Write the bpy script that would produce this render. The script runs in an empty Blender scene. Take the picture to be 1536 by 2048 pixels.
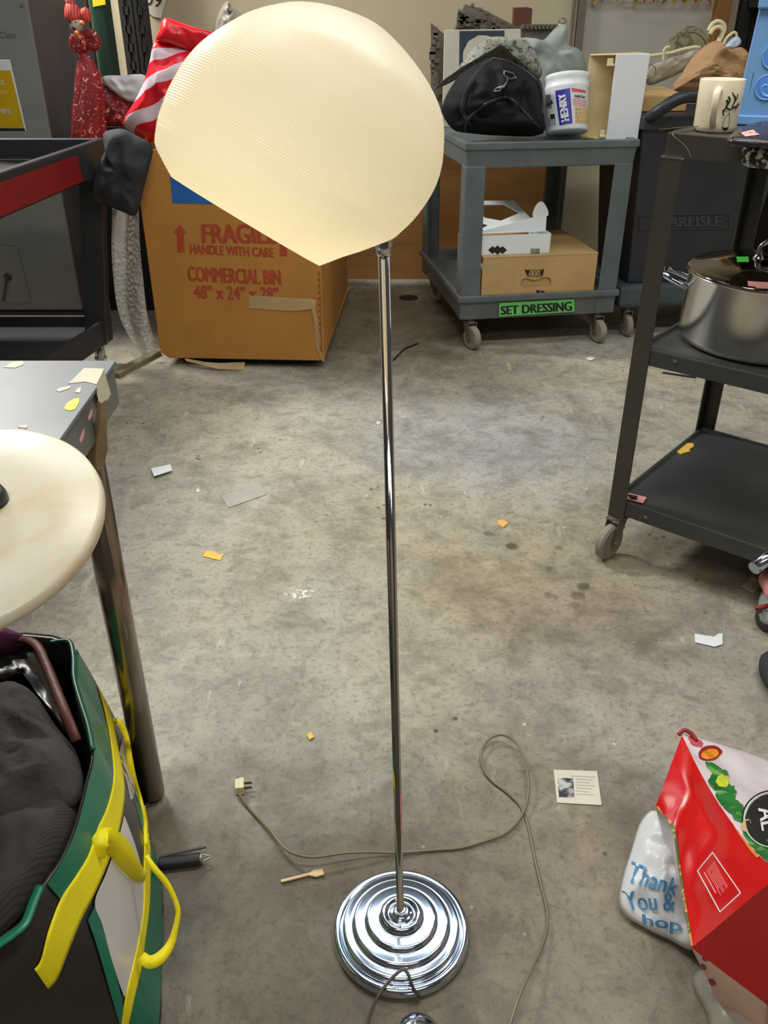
import bpy, bmesh, math, random
from mathutils import Vector as V, Matrix, noise
from mathutils.bvhtree import BVHTree

# ------------------------------------------------------------------ camera, world, lights
SC = bpy.context.scene
COL = SC.collection
SC.view_settings.view_transform = 'Standard'
SC.view_settings.look = 'None'
SC.view_settings.gamma = 1
SC.view_settings.exposure = 0.12
SC.view_settings.use_curve_mapping = False

F, PITCH, CAMH = 1720.0, math.radians(30), 1.3
cam_data = bpy.data.cameras.new('camera')
cam = bpy.data.objects.new('camera', cam_data)
COL.objects.link(cam)
cam.location = (0, 0, CAMH)
cam.rotation_euler = (math.radians(60), 0, 0)
cam_data.sensor_fit = 'VERTICAL'
cam_data.sensor_height = 32
cam_data.lens = F / 2048 * 32
cam_data.clip_start = 0.02
SC.camera = cam

world = bpy.data.worlds.new('world')
SC.world = world
world.use_nodes = True
world.node_tree.nodes['Background'].inputs[0].default_value = (0.80, 0.84, 0.92, 1)
world.node_tree.nodes['Background'].inputs[1].default_value = 0.16


def area(name, loc, size, power, col, aim=None):
    ld = bpy.data.lights.new(name, 'AREA')
    ld.shape = 'RECTANGLE'
    ld.size, ld.size_y = size
    ld.energy = power
    ld.color = col
    o = bpy.data.objects.new(name, ld)
    COL.objects.link(o)
    o.location = loc
    if aim is not None:
        o.rotation_euler = (V(aim) - V(loc)).to_track_quat('-Z', 'Y').to_euler()
    return o


FIXTURES = [((-2.3, 4.15, 2.95), (1.0, 0.30), 140, (1.0, 0.985, 0.93)),
            ((0.15, 2.75, 3.05), (2.6, 0.75), 14, (0.84, 0.93, 1.0)),
            ((0.2, -0.9, 2.95), (2.4, 0.30), 30, (1.0, 0.95, 0.85)),  # added fill behind the camera, no such fixture in view
            ((2.5, 3.3, 2.95), (1.2, 0.30), 9, (1.0, 0.96, 0.90)),  # weak fill added at the right, out of view
            ((0.5, 1.55, 2.95), (2.4, 0.25), 40, (1.0, 0.96, 0.88))]  # overhead fill added to brighten the middle of the floor
for _i, (_l, _s, _p, _c) in enumerate(FIXTURES):
    area('fluorescent_light', (_l[0], _l[1], _l[2] - 0.03), _s, _p, _c)


# ------------------------------------------------------------------ helpers: pixel of the photo -> point on a plane of the place
def ray(u, v):
    x = (u - 768) / F
    y = (v - 1024) / F
    return V((x, math.cos(PITCH) - y * math.sin(PITCH), -math.sin(PITCH) - y * math.cos(PITCH)))


CP = V((0, 0, CAMH))


def G(u, v, z=0.0):
    d = ray(u, v)
    return CP + d * ((z - CAMH) / d.z)


def W(u, v, Y):
    d = ray(u, v)
    return CP + d * (Y / d.y)


def PLN(p0, n):
    p0, n = V(p0), V(n).normalized()
    return lambda u, v: CP + ray(u, v) * ((p0 - CP).dot(n) / ray(u, v).dot(n))


def Z3(x, y, z):
    return V((x, y, z))


def lerp(a, b, t):
    return a + (b - a) * t


def cv(r, g, b):
    f = lambda c: (c / 255 / 12.92) if c / 255 <= 0.04045 else ((c / 255 + 0.055) / 1.055) ** 2.4
    return (f(r), f(g), f(b), 1)


def spline(pts, n=8, closed=False):
    pts = [V(p) for p in pts]
    out = []
    N = len(pts)
    for i in range(N if closed else N - 1):
        if closed:
            p0, p1, p2, p3 = pts[(i - 1) % N], pts[i], pts[(i + 1) % N], pts[(i + 2) % N]
        else:
            p0, p1, p2, p3 = pts[max(i - 1, 0)], pts[i], pts[i + 1], pts[min(i + 2, N - 1)]
        for k in range(n):
            t = k / n
            out.append(0.5 * ((2 * p1) + (p2 - p0) * t + (2 * p0 - 5 * p1 + 4 * p2 - p3) * t * t + (3 * p1 - p0 - 3 * p2 + p3) * t ** 3))
    if not closed:
        out.append(pts[-1].copy())
    return out


class MB:
    def __init__(s):
        s.v, s.f, s.m, s.cur = [], [], [], 0

    def add(s, vs, fs):
        b = len(s.v)
        s.v += [V(p) for p in vs]
        for f in fs:
            s.f.append([b + i for i in f])
            s.m.append(s.cur)
        return s

    def obox(s, p, ex, ey, ez):
        p, ex, ey, ez = V(p), V(ex), V(ey), V(ez)
        c = [p, p + ex, p + ex + ey, p + ey]
        c += [q + ez for q in c]
        return s.add(c, [(0, 3, 2, 1), (4, 5, 6, 7), (0, 1, 5, 4), (1, 2, 6, 5), (2, 3, 7, 6), (3, 0, 4, 7)])

    def box(s, c, size):
        c, d = V(c), V(size)
        return s.obox(c - d / 2, (d.x, 0, 0), (0, d.y, 0), (0, 0, d.z))

    def prism(s, poly, ext):
        n = len(poly)
        ext = V(ext)
        vs = [V(p) for p in poly] + [V(p) + ext for p in poly]
        fs = [list(range(n))[::-1], [n + i for i in range(n)]] + [(i, (i + 1) % n, n + (i + 1) % n, n + i) for i in range(n)]
        return s.add(vs, fs)

    def loft(s, loops, cap0=True, cap1=True, closed=True):
        n = len(loops[0])
        vs = [p for l in loops for p in l]
        fs = []
        for k in range(len(loops) - 1):
            for i in range(n if closed else n - 1):
                j = (i + 1) % n
                fs.append((k * n + i, k * n + j, (k + 1) * n + j, (k + 1) * n + i))
        if cap0:
            fs.append(list(range(n))[::-1])
        if cap1:
            fs.append([(len(loops) - 1) * n + i for i in range(n)])
        return s.add(vs, fs)

    def tube(s, path, r, n=10, closed=False, flat=1.0):
        path = [V(p) for p in path]
        N = len(path)
        rs = r if isinstance(r, (list, tuple)) else [r] * N
        t0 = (path[1] - path[0]).normalized()
        up = V((0, 0, 1)) if abs(t0.z) < 0.9 else V((1, 0, 0))
        a = t0.cross(up).normalized()
        loops = []
        for i in range(N):
            if closed:
                t = path[(i + 1) % N] - path[(i - 1) % N]
            else:
                t = path[min(i + 1, N - 1)] - path[max(i - 1, 0)]
            if t.length < 1e-9:
                t = t0.copy()
            t.normalize()
            a = (a - t * a.dot(t)).normalized()
            b = t.cross(a)
            loops.append([path[i] + (a * math.cos(2 * math.pi * k / n) + b * flat * math.sin(2 * math.pi * k / n)) * rs[i] for k in range(n)])
        if closed:
            loops.append(loops[0])
            return s.loft(loops, False, False)
        return s.loft(loops)

    def lathe(s, prof, c, ax=(0, 0, 1), n=48, xdir=None):
        c, ax = V(c), V(ax).normalized()
        if xdir is None:
            xdir = V((1, 0, 0)) if abs(ax.x) < 0.9 else V((0, 1, 0))
        e = (V(xdir) - ax * V(xdir).dot(ax)).normalized()
        g = ax.cross(e)
        loops = [[c + ax * z + (e * math.cos(2 * math.pi * k / n) + g * math.sin(2 * math.pi * k / n)) * max(r, 1e-5) for k in range(n)] for r, z in prof]
        return s.loft(loops, True, True)

    def sheet(s, rows):
        n = len(rows[0])
        return s.loft(rows, False, False, False)

    def pillow(s, outline, nrm, tf, tb=None, wr=0.0, fq=8.0, c=None, rings=9, sm=4, seed=0.0, pw=0.5):
        nrm = V(nrm).normalized()
        o = spline(outline, sm, True) if sm else [V(p) for p in outline]
        if c is None:
            c = sum(o, V()) / len(o)
        c = V(c)
        tb = tf if tb is None else tb
        n = len(o)
        for side, t in ((1, tf), (-1, tb)):
            vs = []
            for k in range(rings + 1):
                q = 1 - (k / rings)
                h = t * (1 - q ** 2) ** pw if k < rings else t
                for i in range(n):
                    p = lerp(c, o[i], q)
                    w = noise.noise(p * fq + V((seed, seed * 2, 0))) + 0.6 * (1 - 3.2 * abs(noise.noise(p * fq * 1.7 + V((0, seed, 3))))) + 0.22 * noise.noise(p * fq * 4 + V((2, seed, 3)))
                    vs.append(p + nrm * side * (h + wr * w * min(1, (1 - q) * 4)))
            fs = []
            for k in range(rings):
                for i in range(n):
                    j = (i + 1) % n
                    a = (k * n + i, k * n + j, (k + 1) * n + j, (k + 1) * n + i)
                    fs.append(a if side < 0 else a[::-1])
            s.add(vs, fs)
        return s


ORG = {}


def tag(o, label, cat, group=None, kind=None):
    if label:
        o['label'] = label
    if cat:
        o['category'] = cat
    if group:
        o['group'] = group
    if kind:
        o['kind'] = kind
    return o


def empty(name, loc, label, cat, group=None):
    o = bpy.data.objects.new(name, None)
    o.empty_display_size = 0.05
    COL.objects.link(o)
    o.location = loc
    ORG[o.name] = V(loc)
    return tag(o, label, cat, group)


def obj(name, mb, mats, parent=None, smooth=False, bevel=0, sub=0, solid=0, label=None, wn=False, merge=True):
    if parent is not None:
        org = ORG[parent.name]
    else:
        xs = [p.x for p in mb.v]
        ys = [p.y for p in mb.v]
        zs = [p.z for p in mb.v]
        org = V(((min(xs) + max(xs)) / 2, (min(ys) + max(ys)) / 2, min(zs)))
    me = bpy.data.meshes.new(name)
    me.from_pydata([p - org for p in mb.v], [], mb.f)
    ms = mats if isinstance(mats, (list, tuple)) else [mats]
    for m in ms:
        me.materials.append(m)
    if len(ms) > 1:
        me.polygons.foreach_set('material_index', mb.m)
    bm = bmesh.new()
    bm.from_mesh(me)
    if merge:
        bmesh.ops.remove_doubles(bm, verts=bm.verts, dist=1e-5)
    bmesh.ops.recalc_face_normals(bm, faces=bm.faces)
    bm.to_mesh(me)
    bm.free()
    o = bpy.data.objects.new(name, me)
    COL.objects.link(o)
    ORG[o.name] = org
    if parent is not None:
        o.parent = parent
    else:
        o.location = org
    if solid:
        md = o.modifiers.new('solid', 'SOLIDIFY')
        md.thickness = solid
        md.offset = 0
    if bevel:
        md = o.modifiers.new('bevel', 'BEVEL')
        md.width = bevel
        md.segments = 2
        md.limit_method = 'ANGLE'
        md.angle_limit = math.radians(40)
    if sub:
        md = o.modifiers.new('sub', 'SUBSURF')
        md.levels = md.render_levels = sub
    if smooth:
        for p in me.polygons:
            p.use_smooth = True
    if label:
        o['label'] = label
    return o


def thing(name, mb, mats, label, cat, group=None, **k):
    return tag(obj(name, mb, mats, None, **k), label, cat, group)


def struct(name, mb, mats, **k):
    o = obj(name, mb, mats, None, **k)
    o['kind'] = 'structure'
    return o


# ------------------------------------------------------------------ materials
class N:
    def __init__(s, name):
        s.m = bpy.data.materials.new(name)
        s.m.use_nodes = True
        s.t = s.m.node_tree
        s.b = s.t.nodes['Principled BSDF']

    def n(s, typ, **k):
        nd = s.t.nodes.new(typ)
        for a, b in k.items():
            if a.startswith('_'):
                nd.inputs[a[1:].replace('_', ' ')].default_value = b
            else:
                setattr(nd, a, b)
        return nd

    def l(s, a, b):
        s.t.links.new(a, b)

    def coords(s, kind='Object', scale=(1, 1, 1)):
        tc = s.n('ShaderNodeTexCoord')
        mp = s.n('ShaderNodeMapping')
        mp.inputs['Scale'].default_value = scale
        s.l(tc.outputs[kind], mp.inputs['Vector'])
        return mp.outputs[0]

    def noise(s, vec, scale, detail=4, rough=0.55, dist=0.0):
        t = s.n('ShaderNodeTexNoise')
        t.inputs['Scale'].default_value = scale
        t.inputs['Detail'].default_value = detail
        t.inputs['Roughness'].default_value = rough
        t.inputs['Distortion'].default_value = dist
        s.l(vec, t.inputs['Vector'])
        return t.outputs[0]

    def ramp(s, fac, stops, interp='LINEAR'):
        r = s.n('ShaderNodeValToRGB')
        r.color_ramp.interpolation = interp
        while len(r.color_ramp.elements) > 1:
            r.color_ramp.elements.remove(r.color_ramp.elements[0])
        r.color_ramp.elements[0].position = stops[0][0]
        r.color_ramp.elements[0].color = stops[0][1]
        for p, c in stops[1:]:
            e = r.color_ramp.elements.new(p)
            e.color = c
        s.l(fac, r.inputs[0])
        return r.outputs[0]

    def mix(s, fac, a, b, bt='MIX'):
        m = s.n('ShaderNodeMix', data_type='RGBA', blend_type=bt)
        for sock, val in ((m.inputs[0], fac), (m.inputs[6], a), (m.inputs[7], b)):
            if hasattr(val, 'is_output'):
                s.l(val, sock)
            else:
                sock.default_value = val
        return m.outputs[2]

    def math(s, op, a, b=0.0):
        m = s.n('ShaderNodeMath', operation=op)
        for i, val in enumerate((a, b)):
            if hasattr(val, 'is_output'):
                s.l(val, m.inputs[i])
            else:
                m.inputs[i].default_value = val
        return m.outputs[0]

    def bump(s, h, strength, dist=0.01):
        b = s.n('ShaderNodeBump')
        b.inputs['Strength'].default_value = strength
        b.inputs['Distance'].default_value = dist
        s.l(h, b.inputs['Height'])
        s.l(b.outputs[0], s.b.inputs['Normal'])


def K(x):
    return (x, x, x, 1)


def sc(c, f):
    return (min(c[0] * f, 1), min(c[1] * f, 1), min(c[2] * f, 1), 1)


def mat(name, col, rough=0.6, metal=0.0, var=0.12, scale=7, bump=0.0, bscale=40, col2=None, spec=0.5, stretch=(1, 1, 1), alpha=1.0, coat=0.0):
    n = N(name)
    v = n.coords('Object', stretch)
    c1, c2 = (sc(col, 1 - var), sc(col, 1 + var)) if col2 is None else (col, col2)
    f = n.noise(v, scale)
    n.l(n.ramp(f, [(0.32, c1), (0.68, c2)]), n.b.inputs['Base Color'])
    n.b.inputs['Roughness'].default_value = rough
    n.b.inputs['Metallic'].default_value = metal
    n.b.inputs['Specular IOR Level'].default_value = spec
    n.b.inputs['Coat Weight'].default_value = coat
    if bump:
        n.bump(n.noise(v, bscale, 3), bump, 0.004)
    if alpha < 1:
        n.b.inputs['Alpha'].default_value = alpha
    return n.m


def mat_floor():
    n = N('concrete_floor')
    v = n.coords('Object')
    a = n.noise(v, 0.9, 5, 0.6)
    base = n.ramp(a, [(0.3, cv(154, 152, 142)), (0.48, cv(174, 168, 153)), (0.62, cv(173, 163, 141)), (0.75, cv(160, 157, 147))])
    b = n.noise(v, 5.5, 8, 0.68, 0.4)
    base = n.mix(n.ramp(b, [(0.32, K(0.8)), (0.52, K(0.0))]), base, cv(128, 121, 107))
    base = n.mix(n.ramp(b, [(0.53, K(0.0)), (0.72, K(0.6))]), base, cv(192, 185, 166))
    g = n.noise(v, 19, 8, 0.75, 0.6)
    base = n.mix(n.ramp(g, [(0.36, K(0.55)), (0.50, K(0.0))]), base, cv(122, 115, 103))
    base = n.mix(n.ramp(g, [(0.54, K(0.0)), (0.68, K(0.5))]), base, cv(196, 189, 171))
    f = n.noise(v, 70, 6, 0.75)
    base = n.mix(n.ramp(f, [(0.36, K(0.6)), (0.48, K(0))]), base, cv(114, 108, 96))
    # scuffs and paint drips running front to back
    st = n.coords('Object', (17, 5, 1))
    s1 = n.noise(st, 1.3, 5, 0.7, 0.3)
    s2 = n.noise(v, 3.1, 2)
    drip = n.math('MULTIPLY', n.ramp(s1, [(0.60, K(0)), (0.68, K(1))]), n.ramp(s2, [(0.48, K(0)), (0.6, K(0.75))]))
    base = n.mix(drip, base, cv(205, 198, 180))
    # specks of paint
    vo = n.n('ShaderNodeTexVoronoi')
    vo.inputs['Scale'].default_value = 17
    n.l(v, vo.inputs['Vector'])
    sp = n.math('MULTIPLY', n.ramp(n.math('ADD', vo.outputs['Distance'], n.math('MULTIPLY', n.noise(v, 55, 3), 0.22)), [(0.15, K(1)), (0.19, K(0))]), n.ramp(n.noise(v, 2.3, 2), [(0.5, K(0)), (0.6, K(0.9))]))
    base = n.mix(sp, base, cv(222, 218, 205))
    vo2 = n.n('ShaderNodeTexVoronoi')
    vo2.inputs['Scale'].default_value = 23
    n.l(v, vo2.inputs['Vector'])
    sp2 = n.math('MULTIPLY', n.ramp(vo2.outputs['Distance'], [(0.10, K(0.8)), (0.16, K(0))]), n.ramp(n.noise(v, 1.7, 2), [(0.56, K(0)), (0.62, K(1))]))
    base = n.mix(sp2, base, cv(70, 62, 55))

    # stains and painted shadow, each with its own place: (u,v in photo, radius, colour, strength)
    def stain_shadow(base, p, r, c, k, thresh=None):
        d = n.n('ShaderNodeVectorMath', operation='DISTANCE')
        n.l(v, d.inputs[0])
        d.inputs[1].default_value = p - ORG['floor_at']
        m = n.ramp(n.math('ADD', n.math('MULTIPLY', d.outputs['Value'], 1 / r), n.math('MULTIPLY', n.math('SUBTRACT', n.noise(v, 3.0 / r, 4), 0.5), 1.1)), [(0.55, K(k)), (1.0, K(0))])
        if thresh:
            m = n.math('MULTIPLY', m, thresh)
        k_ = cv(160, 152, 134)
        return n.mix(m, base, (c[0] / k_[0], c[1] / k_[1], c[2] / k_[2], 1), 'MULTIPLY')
    vo3 = n.n('ShaderNodeTexVoronoi')
    vo3.inputs['Scale'].default_value = 14
    n.l(v, vo3.inputs['Vector'])
    drops = n.ramp(n.math('ADD', vo3.outputs['Distance'], n.math('MULTIPLY', n.noise(v, 40, 2), 0.25)), [(0.34, K(1)), (0.46, K(0.0))])
    base = stain_shadow(base, G(1080, 1170), 0.42, cv(148, 134, 108), 0.6)
    base = stain_shadow(base, G(1090, 1130), 0.24, cv(92, 80, 66), 0.8, drops)
    base = stain_shadow(base, G(985, 1085), 0.09, cv(142, 148, 142), 0.45)
    base = stain_shadow(base, G(985, 1130), 0.03, cv(190, 180, 156), 0.5)
    base = stain_shadow(base, G(490, 1630), 0.025, cv(180, 172, 148), 0.8)
    base = stain_shadow(base, G(500, 1600), 0.02, cv(168, 158, 140), 0.6)
    base = stain_shadow(base, G(600, 1185), 0.045, cv(232, 228, 215), 0.95, n.ramp(n.noise(v, 75, 1), [(0.56, K(0)), (0.60, K(1))]))
    base = stain_shadow(base, G(1300, 1380), 0.5, cv(130, 120, 112), 0.5)
    base = stain_shadow(base, G(420, 2000), 0.5, cv(108, 98, 80), 0.85)  # this and next two: foreground light falloff painted into the floor colour
    base = stain_shadow(base, G(1120, 2000), 0.6, cv(126, 112, 92), 0.8)
    base = stain_shadow(base, G(700, 1780), 0.5, cv(136, 128, 112), 0.6)
    base = stain_shadow(base, G(960, 880), 0.5, cv(146, 146, 142), 0.5)
    base = stain_shadow(base, G(700, 640), 0.9, cv(100, 90, 70), 0.9)  # shadow between bin and cart painted into the floor colour
    base = stain_shadow(base, G(1020, 740), 0.35, cv(124, 112, 92), 0.5)
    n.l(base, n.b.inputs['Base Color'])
    n.l(n.ramp(b, [(0.3, K(0.42)), (0.7, K(0.68))]), n.b.inputs['Roughness'])
    n.b.inputs['Specular IOR Level'].default_value = 0.35
    n.bump(n.noise(v, 30, 6), 0.15, 0.004)
    return n.m


def mat_wood(name, c1, c2, scale=3.0, stretch=(1, 8, 1), rough=0.6):
    n = N(name)
    v = n.coords('Object', stretch)
    f = n.noise(v, scale, 6, 0.6, 0.8)
    n.l(n.ramp(f, [(0.3, c1), (0.7, c2)]), n.b.inputs['Base Color'])
    n.b.inputs['Roughness'].default_value = rough
    return n.m


def mat_pattern(name, bg, fg, scale, lo, hi, dist=1.0, rough=0.5, detail=2, bg2=None):
    n = N(name)
    v = n.coords()
    base = bg if bg2 is None else n.ramp(n.noise(v, scale * 0.4, 2), [(0.4, bg), (0.6, bg2)])
    m = n.ramp(n.noise(v, scale, detail, 0.6, dist), [(lo, K(0)), (hi, K(1))])
    n.l(n.mix(m, base, fg), n.b.inputs['Base Color'])
    n.b.inputs['Roughness'].default_value = rough
    return n.m


def mat_bands(name, c1, c2, scale, distort, direction='X', thr=0.5, rough=0.3, rot=(0, 0, 0)):
    n = N(name)
    tc = n.n('ShaderNodeTexCoord')
    mp = n.n('ShaderNodeMapping')
    mp.inputs['Rotation'].default_value = rot
    n.l(tc.outputs['Object'], mp.inputs['Vector'])
    w = n.n('ShaderNodeTexWave', wave_type='BANDS', bands_direction=direction)
    w.inputs['Scale'].default_value = scale
    w.inputs['Distortion'].default_value = distort
    w.inputs['Detail'].default_value = 1
    w.inputs['Detail Scale'].default_value = 0.6
    n.l(mp.outputs[0], w.inputs['Vector'])
    n.l(n.ramp(w.outputs[0], [(thr - 0.01, c1), (thr + 0.01, c2)]), n.b.inputs['Base Color'])
    n.b.inputs['Roughness'].default_value = rough
    return n.m


def mat_trans(name, col, rough=0.35, tw=0.5, alpha=1.0, bump=0, bscale=60, vor=False, spec=0.5, var=0.06):
    """thin plastic or paper that lets light through"""
    n = N(name)
    v = n.coords()
    c = n.ramp(n.noise(v, 6), [(0.3, sc(col, 1 - var)), (0.7, sc(col, 1 + var))])
    n.l(c, n.b.inputs['Base Color'])
    n.b.inputs['Roughness'].default_value = rough
    n.b.inputs['Specular IOR Level'].default_value = spec
    tr = n.n('ShaderNodeBsdfTranslucent')
    n.l(c, tr.inputs[0])
    mx = n.n('ShaderNodeMixShader')
    mx.inputs[0].default_value = tw
    n.l(n.b.outputs[0], mx.inputs[1])
    n.l(tr.outputs[0], mx.inputs[2])
    out = n.t.nodes['Material Output']
    last = mx.outputs[0]
    if alpha < 1:
        tp = n.n('ShaderNodeBsdfTransparent')
        m2 = n.n('ShaderNodeMixShader')
        m2.inputs[0].default_value = alpha
        n.l(tp.outputs[0], m2.inputs[1])
        n.l(last, m2.inputs[2])
        last = m2.outputs[0]
    n.l(last, out.inputs[0])
    if bump:
        if vor:
            t = n.n('ShaderNodeTexVoronoi')
            t.inputs['Scale'].default_value = bscale
            n.l(v, t.inputs['Vector'])
            n.bump(t.outputs['Distance'], bump, 0.01)
        else:
            n.bump(n.noise(v, bscale, 4), bump, 0.006)
    return n.m


M = {}
M['chrome'] = mat('chrome', cv(206, 219, 238), 0.13, 1.0, 0.03, 4)
M['pole'] = mat('chromed_pole', cv(205, 203, 205), 0.06, 1.0, 0.03, 4)
M['steel'] = mat('polished_steel', cv(222, 218, 210), 0.2, 1.0, 0.05, 3, stretch=(1, 1, 12))
M['grey_plastic'] = mat('grey_structural_foam', cv(96, 104, 106), 0.45, 0, 0.14, 9, 0.12, 90)
M['grey_plastic_dk'] = mat('dark_grey_structural_foam', cv(74, 83, 90), 0.4, 0, 0.16, 6, 0.1, 90)
M['black_metal'] = mat('black_powder_coat', cv(66, 64, 58), 0.42, 0.0, 0.14, 6, 0.08, 120)
M['black_shelf'] = mat('dull_black_shelf', cv(64, 66, 66), 0.5, 0.0, 0.2, 4, 0.1, 60)
M['black_plastic'] = mat('black_plastic', cv(40, 42, 46), 0.45, 0, 0.15, 6, 0.1, 80)
M['bin_black'] = mat('dark_blue_grey_plastic', cv(47, 51, 57), 0.5, 0, 0.16, 5, 0.15, 50)
M['black_cloth'] = mat('black_nylon', cv(27, 28, 31), 0.8, 0, 0.15, 9, 0.5, 26, None, 0.3)
M['black_cotton'] = mat('black_cotton', cv(44, 46, 50), 0.8, 0, 0.12, 9, 0.2, 60)
M['rubber'] = mat('grey_rubber', cv(150, 143, 126), 0.7, 0, 0.15, 20)
M['dark'] = mat('dark_void_paint', cv(24, 23, 22), 0.7, 0, 0.2, 6)
M['zinc'] = mat('zinc_plate', cv(150, 146, 138), 0.35, 0.8, 0.1, 12)
M['card'] = mat('corrugated_board', cv(184, 126, 56), 0.7, 0, 0.1, 5, 0.08, 70)
M['card_lt'] = mat('pale_corrugated_board', cv(192, 156, 104), 0.7, 0, 0.08, 5, 0.08, 70)
M['white'] = mat('white_plastic', cv(232, 234, 236), 0.4, 0, 0.03, 4)
M['white_paper'] = mat('white_paper', cv(230, 234, 236), 0.7, 0, 0.03, 4)
M['cream'] = mat('aged_cream_plastic', cv(222, 200, 150), 0.5, 0, 0.14, 8)
M['ink'] = mat('black_ink', cv(30, 28, 28), 0.6, 0, 0.1, 20)
M['red_ink'] = mat('red_print', cv(172, 70, 38), 0.7, 0, 0.12, 25)
M['yellow'] = mat('yellow_webbing', cv(252, 234, 16), 0.55, 0, 0.07, 14, 0.2, 200)
M['green'] = mat('green_coated_fabric', cv(12, 118, 88), 0.32, 0, 0.16, 5, 0.15, 24)
M['tote_black'] = mat('black_coated_fabric', cv(36, 33, 30), 0.32, 0, 0.2, 5, 0.25, 22)
M['tote_white'] = mat('white_coated_print', cv(214, 210, 208), 0.3, 0, 0.05, 5, 0.1, 20)
M['red'] = mat('red_coated_fabric', cv(204, 8, 16), 0.26, 0, 0.12, 4, 0.25, 14)
M['table_top'] = mat('grey_painted_tabletop', cv(96, 104, 110), 0.42, 0, 0.07, 8, col2=cv(112, 119, 124))
M['table_metal'] = mat('grey_painted_steel', cv(104, 106, 102), 0.4, 0.0, 0.1, 8)
M['tube_leg'] = mat('worn_steel_tube', cv(158, 144, 130), 0.2, 0.9, 0.1, 4, stretch=(1, 1, 0.4))
M['tape'] = mat('masking_tape', cv(214, 204, 182), 0.6, 0, 0.08, 12)
M['tape_grey'] = mat('grey_tape', cv(176, 172, 160), 0.35, 0, 0.08, 14)
M['tape_clear'] = mat_trans('yellowed_packing_tape', cv(214, 188, 140), 0.25, 0.2, 0.75)
M['yellow_tag'] = mat('yellow_tag_paper', cv(240, 196, 84), 0.7, 0, 0.08, 30)
M['orange_tag'] = mat('orange_tag_paper', cv(232, 184, 96), 0.7, 0, 0.06, 30)
M['pink_tag'] = mat('pink_tag_paper', cv(236, 160, 158), 0.6, 0, 0.05, 20)
M['wood'] = mat_wood('pale_wood', cv(200, 172, 124), cv(222, 196, 150))
M['plank'] = mat_wood('weathered_board', cv(104, 96, 72), cv(128, 118, 90))
M['ply'] = mat_wood('plywood', cv(126, 86, 40), cv(158, 112, 58), 1.5, (1, 1, 5))
M['post_wood'] = mat_wood('stained_timber', cv(120, 78, 34), cv(148, 98, 46), 2.0, (4, 4, 0.6))
M['wall'] = mat('beige_painted_wall', cv(196, 182, 152), 0.8, 0, 0.05, 3)
M['dark_wall'] = mat('dim_painted_block', cv(84, 78, 68), 0.8, 0, 0.08, 3)
M['board'] = mat('grey_white_board', cv(186, 180, 166), 0.6, 0, 0.04, 4)
M['frame'] = mat('dull_aluminium_frame', cv(124, 112, 98), 0.5, 0.3, 0.1, 9)
M['appliance'] = mat('grey_enamel', cv(126, 128, 124), 0.45, 0, 0.06, 4)
M['appliance_side'] = mat('grey_violet_panel', cv(92, 88, 92), 0.5, 0, 0.08, 3)
M['green_post'] = mat('dark_green_paint', cv(28, 58, 46), 0.4, 0, 0.15, 6)
M['red_paint'] = mat('red_paint', cv(128, 14, 22), 0.45, 0, 0.14, 8)
M['blue_tape'] = mat('blue_label', cv(40, 104, 178), 0.5, 0, 0.06, 8)
M['green_label'] = mat('green_label', cv(112, 204, 108), 0.4, 0, 0.05, 9)
M['green_sticker'] = mat('neon_green_sticker', cv(86, 224, 80), 0.5, 0, 0.04, 9)
M['blue_crate'] = mat('light_blue_plastic', cv(120, 172, 228), 0.4, 0, 0.05, 5)
M['mug'] = mat('cream_glazed_ceramic', cv(240, 228, 200), 0.18, 0, 0.02, 5, coat=0.3)
M['kraft'] = mat('brown_kraft_paper', cv(188, 148, 106), 0.75, 0, 0.1, 8, 0.2, 20)
M['knit'] = mat('charcoal_knit', cv(70, 67, 66), 0.9, 0, 0.12, 14, 0.5, 120)
M['leather'] = mat('brown_leather', cv(92, 44, 34), 0.5, 0, 0.2, 20, 0.3, 60)
M['purple'] = mat('purple_cloth', cv(104, 44, 84), 0.8, 0, 0.15, 9)
M['olive'] = mat('grey_green_cloth', cv(150, 156, 150), 0.85, 0, 0.1, 8, 0.2, 30)
M['cord'] = mat('tan_lamp_cord', cv(122, 108, 84), 0.35, 0, 0.1, 9)
M['cord_dk'] = mat('smoky_lamp_cord', cv(76, 69, 60), 0.3, 0, 0.1, 9)
M['ivory'] = mat('ivory_plastic', cv(222, 212, 170), 0.4, 0, 0.04, 9)
M['brass'] = mat('dull_prongs', cv(120, 96, 74), 0.35, 0.8, 0.06, 9)
M['kit_grey'] = mat('painted_model_kit', cv(112, 104, 90), 0.7, 0, 0.22, 14)
M['brown_box'] = mat('red_brown_paint', cv(98, 56, 40), 0.7, 0, 0.12, 9)
M['navy'] = mat('dark_slate_print', cv(52, 64, 74), 0.7, 0, 0.08, 9)
M['offwhite'] = mat('off_white_board', cv(214, 206, 188), 0.7, 0, 0.04, 5)
M['henry_blue'] = mat('blue_print', cv(40, 32, 148), 0.4, 0, 0.04, 9)
M['tan_print'] = mat('tan_print', cv(206, 176, 126), 0.5, 0, 0.04, 9)
M['pink_print'] = mat('pink_red_print', cv(206, 84, 96), 0.5, 0, 0.08, 30)
M['grey_print'] = mat('grey_small_print', cv(110, 110, 116), 0.5, 0, 0.2, 300)
M['blue_print'] = mat('blue_bag_print', cv(86, 148, 196), 0.4, 0, 0.05, 9)
M['bag_white'] = mat_trans('white_carrier_film', cv(244, 247, 252), 0.32, 0.12, 1, 0.4, 16)
M['bag_film'] = mat_trans('clear_white_film', cv(216, 212, 200), 0.3, 0.4, 0.8, 0.5, 20)
M['bubble'] = mat_trans('bubble_wrap', cv(214, 212, 204), 0.10, 0.2, 0.6, 1.0, 60, True, 0.8)
M['shade'] = mat_trans('ribbed_cream_shade', cv(243, 240, 228), 0.34, 0.48, 1, 0, 50, False, 0.5, 0.015)
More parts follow.
